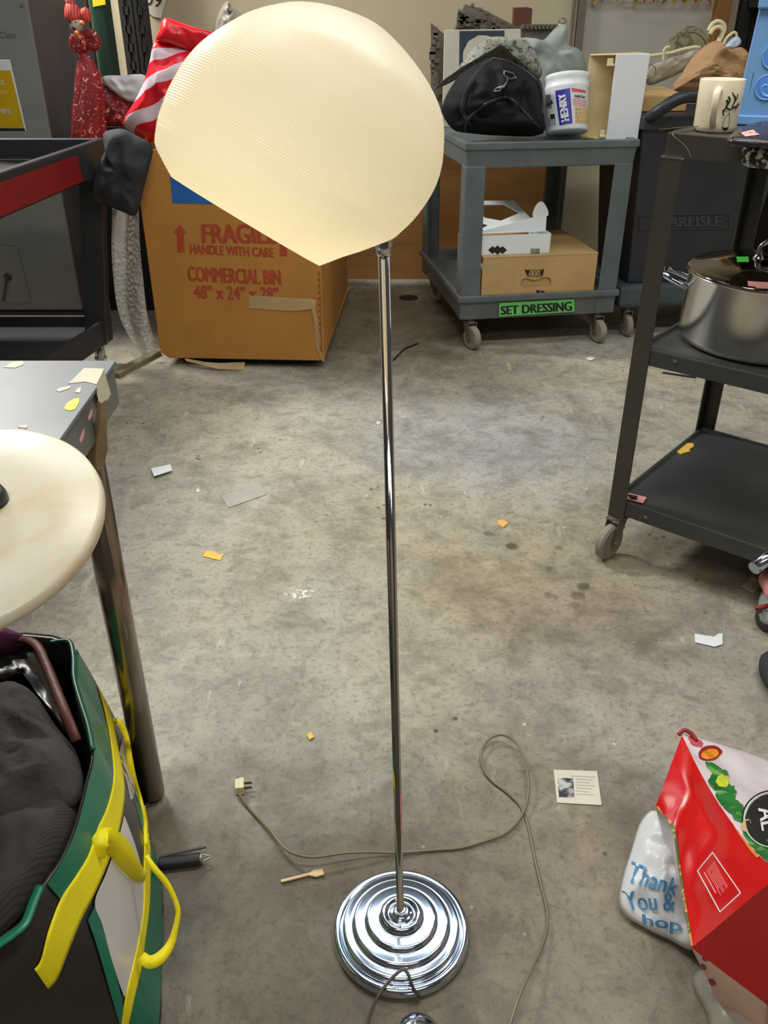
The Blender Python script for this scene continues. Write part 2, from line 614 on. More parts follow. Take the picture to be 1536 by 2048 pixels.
M['stripe'] = mat_bands('red_white_striped_film', cv(232, 30, 48), cv(240, 214, 224), 5.0, 6.0, 'DIAGONAL', 0.6, 0.28, (0, 1.1, 0.0))
M['red_film'] = mat('red_film', cv(222, 26, 38), 0.28, 0, 0.12, 7, 0.15, 18)
M['camo'] = mat_pattern('patterned_grey_cloth', cv(164, 160, 142), cv(78, 82, 76), 34, 0.54, 0.60, 2.0, 0.85, 3, cv(146, 150, 142))
M['bandhani'] = mat_pattern('maroon_tie_dyed_cloth', cv(122, 16, 30), cv(226, 180, 160), 26, 0.62, 0.65, 3.5, 0.6, 1, cv(142, 24, 26))
M['turban'] = mat_bands('pink_red_wrapped_cloth', cv(186, 44, 44), cv(214, 96, 84), 30, 2, 'X', 0.5, 0.6)
M['alabaster'] = None
M['sparkle'] = mat_pattern('sequin_cloth', cv(40, 38, 36), cv(210, 204, 196), 110, 0.52, 0.56, 0, 0.3, 1)
M['face'] = mat('pale_doll_face', cv(190, 184, 168), 0.6, 0, 0.05, 30)
M['orange_print'] = mat('orange_print', cv(232, 142, 36), 0.4, 0, 0.15, 30)
M['leaf_print'] = mat_pattern('green_vegetable_print', cv(30, 96, 40), cv(120, 176, 90), 30, 0.5, 0.62, 1.0, 0.35, 3, cv(50, 130, 60))
M['lime_print'] = mat('lime_print', cv(206, 214, 60), 0.4, 0, 0.1, 30)
M['lilac_print'] = mat('white_lilac_print', cv(222, 208, 214), 0.3, 0, 0.05, 6, 0.2, 14)
M['peach_print'] = mat('peach_print', cv(222, 188, 172), 0.35, 0, 0.08, 8, 0.2, 14)
M['cherry_print'] = mat('cherry_print', cv(150, 28, 36), 0.4, 0, 0.1, 20)
M['disc_green'] = mat_pattern('speckled_olive_disc', cv(138, 132, 100), cv(92, 84, 62), 30, 0.5, 0.6, 1, 0.6, 3)
M['autumn_a'] = mat('rust_leaf', cv(150, 74, 36), 0.7, 0, 0.2, 30)
M['autumn_b'] = mat('ochre_leaf', cv(168, 140, 54), 0.7, 0, 0.2, 30)
M['lamp_panel'] = None


def mat_alabaster():
    n = N('alabaster')
    v = n.coords('Object', (1, 2.2, 1))
    f = n.noise(v, 5, 6, 0.6, 1.4)
    c = n.ramp(f, [(0.3, cv(220, 204, 164)), (0.5, cv(228, 220, 200)), (0.7, cv(232, 228, 214))])
    n.l(c, n.b.inputs['Base Color'])
    n.b.inputs['Roughness'].default_value = 0.3
    n.b.inputs['Subsurface Weight'].default_value = 0.35
    n.b.inputs['Subsurface Radius'].default_value = (1.0, 0.6, 0.25)
    n.b.inputs['Subsurface Scale'].default_value = 0.02
    return n.m


M['alabaster'] = mat_alabaster()


def mat_emit(name, col, s):
    n = N(name)
    n.b.inputs['Base Color'].default_value = col
    n.b.inputs['Emission Color'].default_value = col
    n.b.inputs['Emission Strength'].default_value = s
    return n.m


M['lamp_panel'] = mat_emit('fluorescent_diffuser', (0.66, 0.83, 1, 1), 1.25)


# ------------------------------------------------------------------ lettering and flat print
def text_flat(body, bold=0.0):
    cu = bpy.data.curves.new('lettering', 'FONT')
    cu.body = body
    cu.resolution_u = 3
    cu.offset = bold
    o = bpy.data.objects.new('lettering_source', cu)
    COL.objects.link(o)
    bpy.context.view_layer.update()
    me = bpy.data.meshes.new_from_object(o.evaluated_get(bpy.context.evaluated_depsgraph_get()))
    vs = [v.co.copy() for v in me.vertices]
    fs = [list(p.vertices) for p in me.polygons]
    bpy.data.objects.remove(o)
    bpy.data.curves.remove(cu)
    bpy.data.meshes.remove(me)
    x0, x1 = min(v.x for v in vs), max(v.x for v in vs)
    y0, y1 = min(v.y for v in vs), max(v.y for v in vs)
    return [((v.x - x0) / (x1 - x0), (v.y - y0) / (y1 - y0)) for v in vs], fs


def lettering(body, fn, m, parent, bold=0.0, name='lettering', th=None):
    """fn maps (0..1, 0..1) of the text block to a point"""
    uv, fs = text_flat(body)
    mb = MB()
    k = bold * 4.5 / max(3, len(body))
    for i, dx in enumerate((-k, 0, k) if bold else (0,)):
        pts = [fn(k + (1 - 2 * k) * a + dx, b) for a, b in uv]
        mb.add([p + (CP - p).normalized() * 0.0003 * i for p in pts], fs)
    o = obj(name, mb, m, parent, merge=False)
    return o


def quadmap(bl, br, tl, tr=None, off=None):
    bl, br, tl = V(bl), V(br), V(tl)
    tr = V(tr) if tr is not None else tl + br - bl
    off = V(off) if off is not None else V((0, 0, 0))
    return lambda a, b: lerp(lerp(bl, br, a), lerp(tl, tr, a), b) + off


def bvh_of(o):
    me = o.data
    org = ORG[o.name]
    return BVHTree.FromPolygons([v.co + org for v in me.vertices], [list(p.vertices) for p in me.polygons])


def on_surface(bvh, u, v, off=0.0015):
    d = ray(u, v).normalized()
    h = bvh.ray_cast(CP, d)
    return None if h[0] is None else h[0] - d * off


def decal(mb, pts, off):
    mb.add([V(p) + V(off) for p in pts], [list(range(len(pts)))])


def strip(mb, centre, half, n=None):
    """ribbon: centre points and half-width vectors"""
    mb.sheet([[c - h, c + h] for c, h in zip(centre, half)])


def caster(parent, at, r, w, head, mfork='zinc', mwheel='rubber', stem_h=0.03):
    """at = floor point beneath the swivel"""
    at = V(at)
    hd = V((math.cos(head), math.sin(head), 0))
    sd = V((-hd.y, hd.x, 0))
    hub = at + hd * r * 0.45 + V((0, 0, r))
    top = at + V((0, 0, 2 * r + 0.012))
    mb = MB()
    for s in (-1, 1):
        q = sd * s * (w / 2 + 0.004)
        mb.prism([hub + q - hd * 0.012 - V((0, 0, 0.012)), hub + q + hd * 0.012 - V((0, 0, 0.012)), top + q + hd * 0.02, top + q - hd * 0.02], sd * s * 0.003)
    mb.obox(top - hd * 0.024 - sd * (w / 2 + 0.008), hd * 0.048, sd * (w + 0.016), (0, 0, 0.004))
    mb.lathe([(0.018, 0), (0.022, 0.004), (0.022, 0.010), (0.014, 0.012), (0.012, stem_h)], top, n=20)
    mb.lathe([(0.006, -w / 2 - 0.012), (0.006, w / 2 + 0.012)], hub, sd, 10)
    c = obj('caster', mb, M[mfork], parent, smooth=False)
    wb = MB()
    wb.cur = 0
    wb.lathe([(r * 0.62, -w / 2), (r * 0.88, -w / 2), (r, -w * 0.28), (r, w * 0.28), (r * 0.88, w / 2), (r * 0.62, w / 2)], hub, sd, 32)
    wb.cur = 1
    wb.lathe([(0.008, -w * 0.42), (r * 0.63, -w * 0.38), (r * 0.63, w * 0.38), (0.008, w * 0.42)], hub, sd, 24)
    obj('wheel', wb, [M[mwheel], M['black_plastic']], c, smooth=False)
    return c


# ------------------------------------------------------------------ the setting
ORG['floor_at'] = V((0, 2.5, 0))
mb = MB()
mb.add([(-4.5, -1.5, 0), (4.5, -1.5, 0), (4.5, 6.5, 0), (-4.5, 6.5, 0)], [(0, 1, 2, 3)])
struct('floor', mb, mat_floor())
mb = MB().box((0, 5.06, 1.7), (9, 0.10, 3.4))
struct('wall_back', mb, M['wall'])
mb = MB().box((-3.4, 2, 1.7), (0.10, 6.1, 3.4))
struct('wall_left', mb, M['dark_wall'])
mb = MB().box((3.4, 2, 1.7), (0.10, 6.1, 3.4))
struct('wall_right', mb, M['wall'])
mb = MB().box((0, -1.45, 1.7), (6.7, 0.10, 3.4))
struct('wall_front', mb, M['dark_wall'])
mb = MB().box((0, 2, 3.45), (7, 6.3, 0.1))
struct('ceiling', mb, mat('pale_ceiling', cv(164, 178, 200), 0.9))

for i, (l, s, p, c) in enumerate(FIXTURES):
    nm = ['above the back of the room', 'over the middle of the room', 'behind the photographer, added as unseen fill', 'over the right-hand bins, added as weak unseen fill', 'over the lamp, added as unseen fill'][i]
    t = empty('ceiling_light', (l[0], l[1], l[2]), 'long white fluorescent ceiling light ' + nm, 'light', 'fluorescent ceiling lights')
    mb = MB().box((l[0], l[1], l[2] + 0.05), (s[0] + 0.06, s[1] + 0.06, 0.08))
    for sx in (-1, 1):
        mb.box((l[0] + sx * s[0] * 0.4, l[1], (l[2] + 0.09 + 3.4) / 2), (0.01, 0.01, 3.4 - l[2] - 0.09))
    obj('housing', mb, M['white'], t)
    obj('diffuser', MB().box((l[0], l[1], l[2] - 0.005), (s[0], s[1], 0.02)), M['lamp_panel'], t)

# panels on the back wall
a, b = W(1168, 0, 4.99), W(1418, 0, 4.99)
x0, x1 = W(1160, 100, 4.98).x, W(1422, 60, 4.98).x
mb = MB().box(((x0 + x1) / 2, 4.995, 1.30), (x1 - x0, 0.02, 0.92))
wb = empty('wall_board', ((x0 + x1) / 2, 4.99, 0.84), 'pale grey framed board on the back wall behind the white cart box', 'board')
obj('panel', mb, M['board'], wb)
mb = MB()
for xx, w_ in ((x0 - 0.012, 0.035), (x1 + 0.012, 0.024)):
    mb.box((xx, 4.982, 1.30), (w_, 0.04, 0.96))
mb.box(((x0 + x1) / 2, 4.982, 0.83), (x1 - x0, 0.04, 0.03))
mb.box((x0 - 0.05, 4.985, 1.30), (0.012, 0.03, 0.96))
obj('frame', mb, M['frame'], wb)

xp0, xp1 = W(1424, 60, 4.95).x, W(1450, 60, 4.95).x
thing('timber_post', MB().box(((xp0 + xp1) / 2, 4.955, 1.0), (xp1 - xp0, 0.09, 2.0)), M['post_wood'], 'brown timber post on the back wall right of the pale board', 'post', bevel=0.004)

gar = empty('leaf_garland', (1.25, 4.93, 1.35), 'string of autumn leaves hung across the top of the wall board', 'garland')
mb = MB().tube(spline([(x0 + 0.02, 4.95, 1.405), (1.2, 4.95, 1.385), (1.5, 4.95, 1.392), (x1, 4.95, 1.405)], 8), 0.003, 6)
obj('string', mb, M['cord'], gar)
random.seed(5)
for i in range(19):
    x = lerp(x0 + 0.03, x1 - 0.02, i / 18) + random.uniform(-0.012, 0.012)
    z = 1.394
    L, w_ = random.uniform(0.035, 0.06), random.uniform(0.012, 0.022)
    yy = 4.935 + random.uniform(-0.01, 0.008)
    tl = random.uniform(-0.02, 0.02)
    mb = MB().prism([(x, yy, z), (x + w_, yy - 0.006, z - L * 0.4), (x + w_ * 0.4 + tl, yy, z - L * 0.7), (x + tl, yy, z - L), (x - w_ * 0.4 + tl, yy, z - L * 0.7), (x - w_, yy - 0.006, z - L * 0.4)], (0, 0.002, 0))
    obj('leaf', mb, M['autumn_a' if i % 2 else 'autumn_b'], gar)

# plywood sheet at the foot of the wall
mb = MB().obox((-0.75, 4.90, 0.0), (1.62, 0.0, 0), (0, 0.06, 0.0), (0, 0.03, 0.86))
thing('plywood_sheet', mb, M['ply'], 'orange brown plywood sheet leaning on the back wall behind the grey cart', 'board')
mb = MB().obox((0.93, 4.84, 0), (0.03, 0, 0), (0, 0.05, 0), (0, 0.03, 0.86))
mb.obox((0.90, 4.8, 0), (0.06, 0, 0), (0, 0.03, 0), (0, 0.0, 0.86))
thing('dark_stand', mb, M['frame'], 'narrow dark metal upright against the wall behind the grey cart', 'post')

# tall dark rack at the right of the back wall
t = empty('storage_rack', (2.2, 4.75, 0), 'tall black storage rack in the dark right-hand corner', 'rack')
rx0, rx1 = 1.80, 2.9
for xx in (rx0, rx1):
    for yy in (4.45, 4.97):
        obj('upright', MB().box((xx, yy, 1.05), (0.05, 0.05, 2.1)), M['dark'], t)
for zz in (0.15, 0.8, 1.35, 1.9):
    obj('shelf', MB().box(((rx0 + rx1) / 2, 4.71, zz), (rx1 - rx0, 0.56, 0.03)), M['dark'], t)
obj('back_panel', MB().box(((rx0 + rx1) / 2, 4.99, 1.05), (rx1 - rx0, 0.015, 2.0)), M['dark'], t)

# ------------------------------------------------------------------ the floor lamp
BASE = G(802, 1868)
TOP = W(767.5, 498, BASE.y)
lamp = empty('floor_lamp', BASE, 'chrome floor lamp with ribbed cream dome shade in the centre', 'lamp')
R = 0.1105
prof = [(R * 0.97, 0.0), (R * 1.0, 0.004), (R * 1.005, 0.011), (R * 0.985, 0.0175), (R * 0.94, 0.0205), (R * 0.895, 0.0195), (R * 0.868, 0.0185)]
zz = 0.0185
for r0, r1, h in ((0.868, 0.715, 0.0095), (0.715, 0.53, 0.0095), (0.53, 0.325, 0.009)):
    prof += [(R * (r0 - 0.006), zz + h * 0.35), (R * (r0 - 0.022), zz + h * 0.72), (R * (r0 - 0.045), zz + h * 0.90), (R * (r0 - 0.085), zz + h * 0.95), (R * (r1 + 0.03), zz + h * 1.0), (R * r1, zz + h * 1.0)]
    zz += h * 1.0
prof += [(R * 0.315, zz + 0.004), (R * 0.285, zz + 0.009), (R * 0.245, zz + 0.0105), (R * 0.21, zz + 0.008), (R * 0.185, zz + 0.007), (R * 0.16, zz + 0.009), (R * 0.11, zz + 0.011), (R * 0.085, zz + 0.014), (R * 0.075, zz + 0.019), (0.004, zz + 0.020)]
fine = []
sp = spline([(r, 0, z) for r, z in prof], 3)
obj('base', MB().lathe([(p.x, p.z) for p in sp], BASE, n=96), M['chrome'], lamp, smooth=True)
axis = (TOP - BASE).normalized()
p0 = BASE + axis * 0.045
PTOP = TOP + axis * 0.075
obj('pole', MB().tube([p0, p0 + axis * 0.012, p0 + axis * 0.014, TOP], [0.0076, 0.0076, 0.0058, 0.0058], 24), M['pole'], lamp, smooth=True)
mb = MB().lathe([(0.0062, -0.006), (0.0088, 0.0), (0.0092, 0.004), (0.0092, 0.07), (0.0075, 0.078)], TOP + axis * -0.001, axis, 24)
obj('collar', mb, M['pole'], lamp, smooth=True)

# the shade: a body of revolution with a tilted axis, the profile taken from its outline
SCY = BASE.y - 0.118
scn = W(578.5, 312.6, SCY)
vd = (scn - CP).normalized()
rt = V((1, 0, 0))
rt = (rt - vd * rt.dot(vd)).normalized()
upv = rt.cross(vd)


def proj(p):
    q = p - CP
    dep = q.y * math.cos(PITCH) - q.z * math.sin(PITCH)
    up = q.y * math.sin(PITCH) + q.z * math.cos(PITCH)
    return V((768 + F * q.x / dep, 1024 - F * up / dep))


def inplane(dx, dy):
    e = 1e-3
    j1 = (proj(scn + rt * e) - proj(scn)) / e
    j2 = (proj(scn + upv * e) - proj(scn)) / e
    det = j1.x * j2.y - j2.x * j1.y
    a = (dx * j2.y - j2.x * dy) / det
    b = (j1.x * dy - dx * j1.y) / det
    return rt * a + upv * b


an = inplane(0.515, -0.857)
tilt = math.radians(-3.5)
AX = (an.normalized() * math.cos(tilt) - vd * math.sin(tilt)).normalized()
splane = PLN(scn, vd)
# axial level, left edge, right edge of the leaning, slightly lopsided dome (photo measure along the tilted axis)
sprof = [(-126, 474, 823), (-106, 440, 839), (-87, 413, 854), (-60, 399, 878), (-36, 390, 897), (-7, 384, 919), (15, 380, 927), (45, 378, 935), (76, 378, 939), (108, 382, 940), (140, 391, 936), (172, 405, 926), (200, 420, 912), (225, 435, 898), (246, 452, 882), (266, 472, 860), (287, 496, 828), (306, 527, 791), (321, 562, 755), (332, 598, 724), (339, 627, 700), (342, 648, 682), (343, 660, 670)]
dense = spline([V(p) for p in sprof], 18)
arc, px_prev, loops, nseg = 0.0, None, [], 112
for i, (zn, le, re) in enumerate(dense):
    if px_prev is not None:
        arc += math.hypot(zn - px_prev[0], re - px_prev[1])
    px_prev = (zn, re)
    cl = splane(le * 0.857 + zn * 0.515, le * 0.515 - zn * 0.857)
    cr = splane(re * 0.857 + zn * 0.515, re * 0.515 - zn * 0.857)
    ctr, e1 = (cl + cr) / 2, (cr - cl)
    rad = e1.length / 2 * 0.99
    e1.normalize()
    amp = 0.00035 * max(0.0, min(1.0, (430 - arc) / 200))
    rad = max(rad + amp * math.sin(arc * 2 * math.pi / 5.6), 1e-4)
    e2 = (AX.cross(e1)).normalized()
    loops.append([ctr + (e1 * math.cos(2 * math.pi * k / nseg) + e2 * math.sin(2 * math.pi * k / nseg)) * rad for k in range(nseg)])
mb = MB()
mb.loft(loops, False, True)
SHADE_AX, SHADE_C = AX, scn
shade = obj('lamp_shade', mb, M['shade'], lamp, smooth=True, merge=False, label='ribbed translucent cream dome shade')
# holder inside the shade: arm from the pole top to the socket, and the bulb
sock = scn + AX * 0.05
mb = MB().tube(spline([TOP + axis * 0.06, PTOP + V((-0.004, -0.004, 0.01)), PTOP + (sock - PTOP) * 0.4 + V((0, 0, 0.02)), sock], 6), 0.006, 12)
mb.lathe([(0.017, -0.035), (0.019, -0.03), (0.019, 0.02), (0.010, 0.03)], sock, AX, 20)
obj('socket_arm', mb, M['pole'], lamp, smooth=True)
bc = sock - AX * 0.062
mb = MB().lathe([(0.012, 0.04), (0.014, 0.032), (0.026, 0.012), (0.030, -0.008), (0.024, -0.026), (0.010, -0.034), (0.001, -0.036)], bc, AX, 24)
obj('bulb', mb, mat_emit('warm_bulb', (1.0, 0.85, 0.54, 1), 8.6), lamp, smooth=True)

# cord and plug
cp = [(478, 1588, .012), (500, 1618, .006), (540, 1660, .010), (565, 1692, .016), (590, 1708, .020), (630, 1714, .020), (690, 1706, .018), (745, 1704, .012), (800, 1705, .006), (870, 1700, .004), (920, 1696, .004), (965, 1684, .005), (1010, 1667, .006), (1038, 1640, .006), (1054, 1604, .012), (1057, 1560, .018), (1048, 1518, .020), (1030, 1484, .020), (1005, 1470, .018), (980, 1477, .014), (963, 1503, .010), (967, 1538, .006), (985, 1563, .004), (1015, 1586, .004), (1042, 1615, .003), (1056, 1650, .004), (1066, 1700, .004), (1080, 1762, .005), (1093, 1815, .006), (1095, 1850, .008), (1083, 1895, .012), (1065, 1935, .020), (1040, 1990, .026), (1018, 2055, .022), (1000, 2110, .01)]
path = spline([G(*p) for p in cp], 6)
cord = obj('cord', MB().tube(path, 0.0024, 8), M['cord'], lamp, smooth=True)
pg = G(479, 1572, 0.012)
mb = MB()
ux = (G(500, 1570, 0.012) - pg).normalized()
uy = V((-ux.y, ux.x, 0))
mb.cur = 0
mb.obox(pg - ux * 0.008 - uy * 0.012 - V((0, 0, 0.010)), ux * 0.007, uy * 0.024, (0, 0, 0.018))
mb.obox(pg - ux * 0.001 - uy * 0.013 - V((0, 0, 0.011)), ux * 0.010, uy * 0.026, (0, 0, 0.020))
mb.cur = 1
for s in (-1, 1):
    mb.obox(pg + ux * 0.009 + uy * (0.006 * s - 0.001) - V((0, 0, 0.003)), ux * 0.015, uy * 0.0018, (0, 0, 0.006))
obj('plug', mb, [M['ivory'], M['brass']], cord, bevel=0.001, label='ivory two-prong plug')
cp2 = [(728, 2080, .015), (736, 2045, .02), (752, 2000, .03), (775, 1966, .038), (797, 1944, .044), (808, 1939, .045), (817, 1950, .042), (826, 1975, .03), (838, 1992, .012), (838, 1985, .004)]
obj('cord', MB().tube(spline([G(*p) for p in cp2], 6), 0.0026, 8), M['cord_dk'], lamp, smooth=True)
fs = G(836, 2074)
obj('foot_switch', MB().lathe([(0.031, 0), (0.033, 0.004), (0.031, 0.010), (0.026, 0.014), (0.018, 0.019), (0.009, 0.021), (0.001, 0.0215)], fs, n=40), M['chrome'], lamp, smooth=True, label='round chrome switch at the end of the short cord')

# ------------------------------------------------------------------ grey utility cart
ga = math.radians(9)
gf, gs, gz = V((math.cos(ga), math.sin(ga), 0)), V((-math.sin(ga), math.cos(ga), 0)), V((0, 0, 1))
g0 = V((0.322, 3.684, 0))
GW, GD, GTOP = 0.735, 0.88, 0.862
gp = lambda a, b, z: g0 + gf * a + gs * b + gz * z
cart = empty('utility_cart', g0, 'grey plastic two-shelf utility cart with green label by the back wall', 'cart')


def tray(z_bot, z_lip, inset, floor_z, lip, grow):
    """shelf with a raised lip and a sloping skirt"""
    mb = MB()

    def loop(d, z):
        return [gp(d, d, z), gp(GW - d, d, z), gp(GW - d, GD - d, z), gp(d, GD - d, z)]
    mb.loft([loop(inset, z_bot), loop(grow, z_lip - 0.035), loop(grow, z_lip - 0.03), loop(0, z_lip - 0.028), loop(0, z_lip), loop(lip, z_lip), loop(lip + 0.008, floor_z)], True, True)
    return mb


obj('top_shelf', tray(GTOP - 0.098, GTOP, 0.014, GTOP - 0.02, 0.03, 0.008), M['grey_plastic'], cart, bevel=0.006)
obj('bottom_shelf', tray(0.135, 0.245, 0.02, 0.21, 0.022, 0.012), M['grey_plastic'], cart, bevel=0.006)
for a, b, da, db in ((0.012, 0.012, 1, 1), (GW - 0.012, 0.012, -1, 1), (GW - 0.012, GD - 0.012, -1, -1), (0.012, GD - 0.012, 1, -1)):
    mb = MB()
    pts = [(0, 0), (0.088, 0), (0.08, 0.02), (0.02, 0.02), (0.02, 0.08), (0, 0.088)]
    lo = [gp(a + da * x, b + db * y, 0.14) for x, y in pts]
    hi = [gp(a + da * x * 0.93, b + db * y * 0.93, GTOP - 0.09) for x, y in pts]
    mb.loft([lo, hi])
    obj('leg', mb, M['grey_plastic'], cart, bevel=0.004)
for a, b, hd in ((0.07, 0.05, -1.2), (GW - 0.07, 0.05, -1.35), (GW - 0.07, GD - 0.07, -1.0), (0.07, GD - 0.07, -1.0)):
    caster(cart, gp(a, b, 0) + V((0, 0, 0)), 0.052, 0.032, hd + ga, stem_h=0.035)
gfront = PLN(gp(0, 0.010, 0.2), gs)
lab = MB().prism([gfront(998, 606), gfront(1148, 598), gfront(1148, 623), gfront(998, 633)], gs * -0.003)
lo_ = obj('sign_label', lab, M['green_label'], cart, label='green label with black letters')
off = gs * -0.0045
lettering('SET DRESSING', quadmap(gfront(1001, 629), gfront(1144, 620.5), gfront(1001, 612), gfront(1143, 602.5), off), M['ink'], lo_, 0.02)

# cardboard box and white carton on the lower shelf
zb = 0.2455
bx = gp(0.104, 0.012, zb)
bw, bd, bh = 0.512, 0.46, 0.158
box = empty('cardboard_box', bx, 'flat brown cardboard box with hand hole on the grey cart lower shelf', 'box')
Bp = lambda a, b, z: bx + gf * a + gs * b + gz * z
mb = MB()
fp = PLN(Bp(0, 0, 0), gs)
hole = [fp(*p) for p in ((1041, 564), (1046, 557), (1054, 556), (1066, 560), (1078, 558), (1090, 553), (1100, 556), (1103, 563), (1101, 571), (1090, 573), (1064, 575), (1048, 575), (1041, 571))]
fr = [Bp(0, 0, 0), Bp(bw, 0, 0), Bp(bw, 0, bh), Bp(0, 0, bh)]


def plate_with_hole(outer, hole, thick, nrm):
    """flat panel with one hole: both as point loops on one plane"""
    c = sum(hole, V()) / len(hole)
    ex = (outer[1] - outer[0]).normalized()
    ez = (outer[3] - outer[0]).normalized()
    ang = lambda p: math.atan2((p - c).dot(ez), (p - c).dot(ex))
    n = 72
    lo, li = [], []

    def hit(poly, a):
        d = ex * math.cos(a) + ez * math.sin(a)
        best = None
        for i in range(len(poly)):
            p, q = poly[i] - c, poly[(i + 1) % len(poly)] - c
            px_, pz, qx, qz = p.dot(ex), p.dot(ez), q.dot(ex), q.dot(ez)
            dx, dz = qx - px_, qz - pz
            det = math.cos(a) * -dz + math.sin(a) * dx
            if abs(det) < 1e-12:
                continue
            t = (px_ * -dz + pz * dx) / det
            s_ = (math.cos(a) * pz - math.sin(a) * px_) / det
            if t > 0 and -1e-6 <= s_ <= 1 + 1e-6 and (best is None or t < best):
                best = t
        return c + d * (best or 0.01)
    angs = sorted(set([2 * math.pi * k / n - math.pi for k in range(n)] + [ang(p) for p in outer]))
    lo = [hit(outer, a) for a in angs]
    li = [hit(hole, a) for a in angs]
    off = V(nrm) * thick
    mb = MB()
    mb.loft([lo, li, [p + off for p in li], [p + off for p in lo], lo], False, False)
    return mb


obj('front_panel', plate_with_hole(fr, hole, 0.004, gs), M['card_lt'], box)
mb = MB()
mb.obox(Bp(0, 0.004, 0), gf * 0.004, gs * bd, gz * bh)
mb.obox(Bp(bw - 0.004, 0.004, 0), gf * 0.004, gs * bd, gz * bh)
mb.obox(Bp(0, bd, 0), gf * bw, gs * 0.004, gz * bh)
mb.obox(Bp(0, 0, 0), gf * bw, gs * bd, gz * 0.004)
mb.obox(Bp(0.12, 0.009, 0.02), gf * 0.26, gs * 0.003, gz * 0.13)
obj('body', mb, M['card_lt'], box)
obj('lid', MB().obox(Bp(-0.002, -0.001, bh), gf * (bw + 0.004), gs * (bd + 0.004), gz * 0.006), M['card_lt'], box, bevel=0.001)
mb = MB()
po = gs * -0.0012
for poly in (((1048, 538), (1053, 548), (1056, 552), (1060, 540), (1054, 541)), ((1080, 542), (1088, 537), (1086, 551), (1080, 548)), ((1073, 580), (1079, 581), (1078, 593), (1072, 592)), ((1081, 582), (1088, 583), (1089, 594), (1083, 593))):
    decal(mb, [fp(*p) for p in poly], po)
for k in range(4):
    ring = [fp(1058 + k * 7.5 + 3.2 * math.cos(t * 0.5236), 547 + 4 * math.sin(t * 0.5236)) + po for t in range(12)]
    mb.tube(ring, 0.0009, 4, True)
mb.tube([fp(*p) + po for p in ((1052, 540), (1060, 540), (1088, 539))], 0.0009, 4)
mb.tube([fp(*p) + po for p in ((1053, 552), (1066, 553), (1086, 552))], 0.0009, 4)
mb.tube([fp(*p) + po for p in ((1072, 580), (1090, 582))], 0.0008, 4)
obj('printed_marks', mb, M['ink'], box)
for poly in (((960, 527), (1004, 525), (1000, 541), (965, 545)), ((1100, 541), (1106, 540), (1096, 551)), ((1146, 586), (1156, 584), (1142, 594))):
    mb = MB()
    decal(mb, [fp(*p) for p in poly], gs * -0.0006)
    obj('packing_tape', mb, M['tape_clear'], box)

wz = zb + bh + 0.0065
w0 = bx + gf * 0.0 + gs * 0.02 + gz * 0  # carton corner
w0.z = wz
wc = empty('white_carton', w0, 'open white carton with black diamond logo on top of the brown box', 'box')
wp = PLN(w0, gs)
A0, A1, A2, A3 = wp(957, 522), wp(1098, 521), wp(1099, 488), wp(957, 489)
for q in (A0, A1):
    q.z = wz
A0, A1 = w0.copy() - gf * 0.02, w0 + gf * ((A1 - w0).dot(gf))
A2 = A1 + gz * 0.082
A3 = A0 + gz * 0.082
mb = MB()
mb.prism([A0, A1, A2, A3], gs * 0.003)
mb.prism([A0, A0 + gs * 0.3, A3 + gs * 0.3, A3], gf * 0.003)
mb.prism([A1, A1 + gs * 0.3, A2 + gs * 0.3, A2], gf * -0.003)
mb.obox(A0, A1 - A0, gs * 0.3, gz * 0.003)
obj('tray', mb, M['white_paper'], wc)
# lid tipped back, with a window
l0, l1 = A3 + gs * 0.29, A2 + gs * 0.29
lu = (gs * 0.03 + gz * 0.17)
tilt_l = lambda a, b: lerp(A3 + gs * 0.10 + gf * 0.0, A2 + gs * 0.10 + gf * -0.02, a) + (gs * 0.20 + gz * 0.085) * b + gf * (-0.04 * b)
lo4 = [tilt_l(0, 0), tilt_l(1, 0), tilt_l(0.92, 1), tilt_l(0.12, 1)]
hol = [tilt_l(0.28, 0.42), tilt_l(0.5, 0.30), tilt_l(0.86, 0.55), tilt_l(0.72, 0.86), tilt_l(0.4, 0.86)]
nl = (lo4[1] - lo4[0]).cross(lo4[3] - lo4[0]).normalized()
hol = [p - nl * (p - lo4[0]).dot(nl) for p in hol]
lo4 = [p - nl * (p - lo4[0]).dot(nl) for p in lo4]
obj('lid', plate_with_hole(lo4, hol, 0.003, nl), M['white_paper'], wc)
mb = MB().prism([A3 + gs * 0.05 + gz * 0.0, A2 + gs * 0.05 - gf * 0.01, A2 + gs * 0.055 - gf * 0.01 + gz * 0.072, A3 + gs * 0.055 + gz * 0.004], gs * 0.003)
t0 = A2 + gs * 0.055 + gz * 0.06 - gf * 0.07
tb = spline([t0, t0 + gz * 0.02 - gf * 0.002, t0 + gz * 0.052 + gf * 0.012, t0 + gz * 0.062 + gf * 0.036, t0 + gz * 0.03 + gf * 0.062, t0 + gz * 0.004 + gf * 0.068], 5)
mb.prism(tb, gs * 0.003)
obj('flap', mb, M['white_paper'], wc)
mb = MB()
for k, (cx, cy, s_) in enumerate(((985, 500, 9), (995, 500, 10.5), (1005, 500, 9))):
    decal(mb, [wp(cx - s_, cy), wp(cx, cy + s_ * 0.9), wp(cx + s_, cy), wp(cx, cy - s_ * 0.9)], gs * (-0.0008 - 0.0003 * (k == 1)))
for k in range(9):
    decal(mb, [wp(1061 + k * 2.1, 508), wp(1062.2 + k * 2.1, 508), wp(1062.2 + k * 2.1, 497), wp(1061 + k * 2.1, 497)], gs * -0.001)
decal(mb, [tilt_l(0.06, 0.12) + nl * 0.004, tilt_l(0.16, 0.08) + nl * 0.004, tilt_l(0.26, 0.16) + nl * 0.004, tilt_l(0.16, 0.24) + nl * 0.004], (0, 0, 0))
obj('printed_marks', mb, M['ink'], wc)

# ------------------------------------------------------------------ things on the grey cart
ztop = GTOP - 0.0195
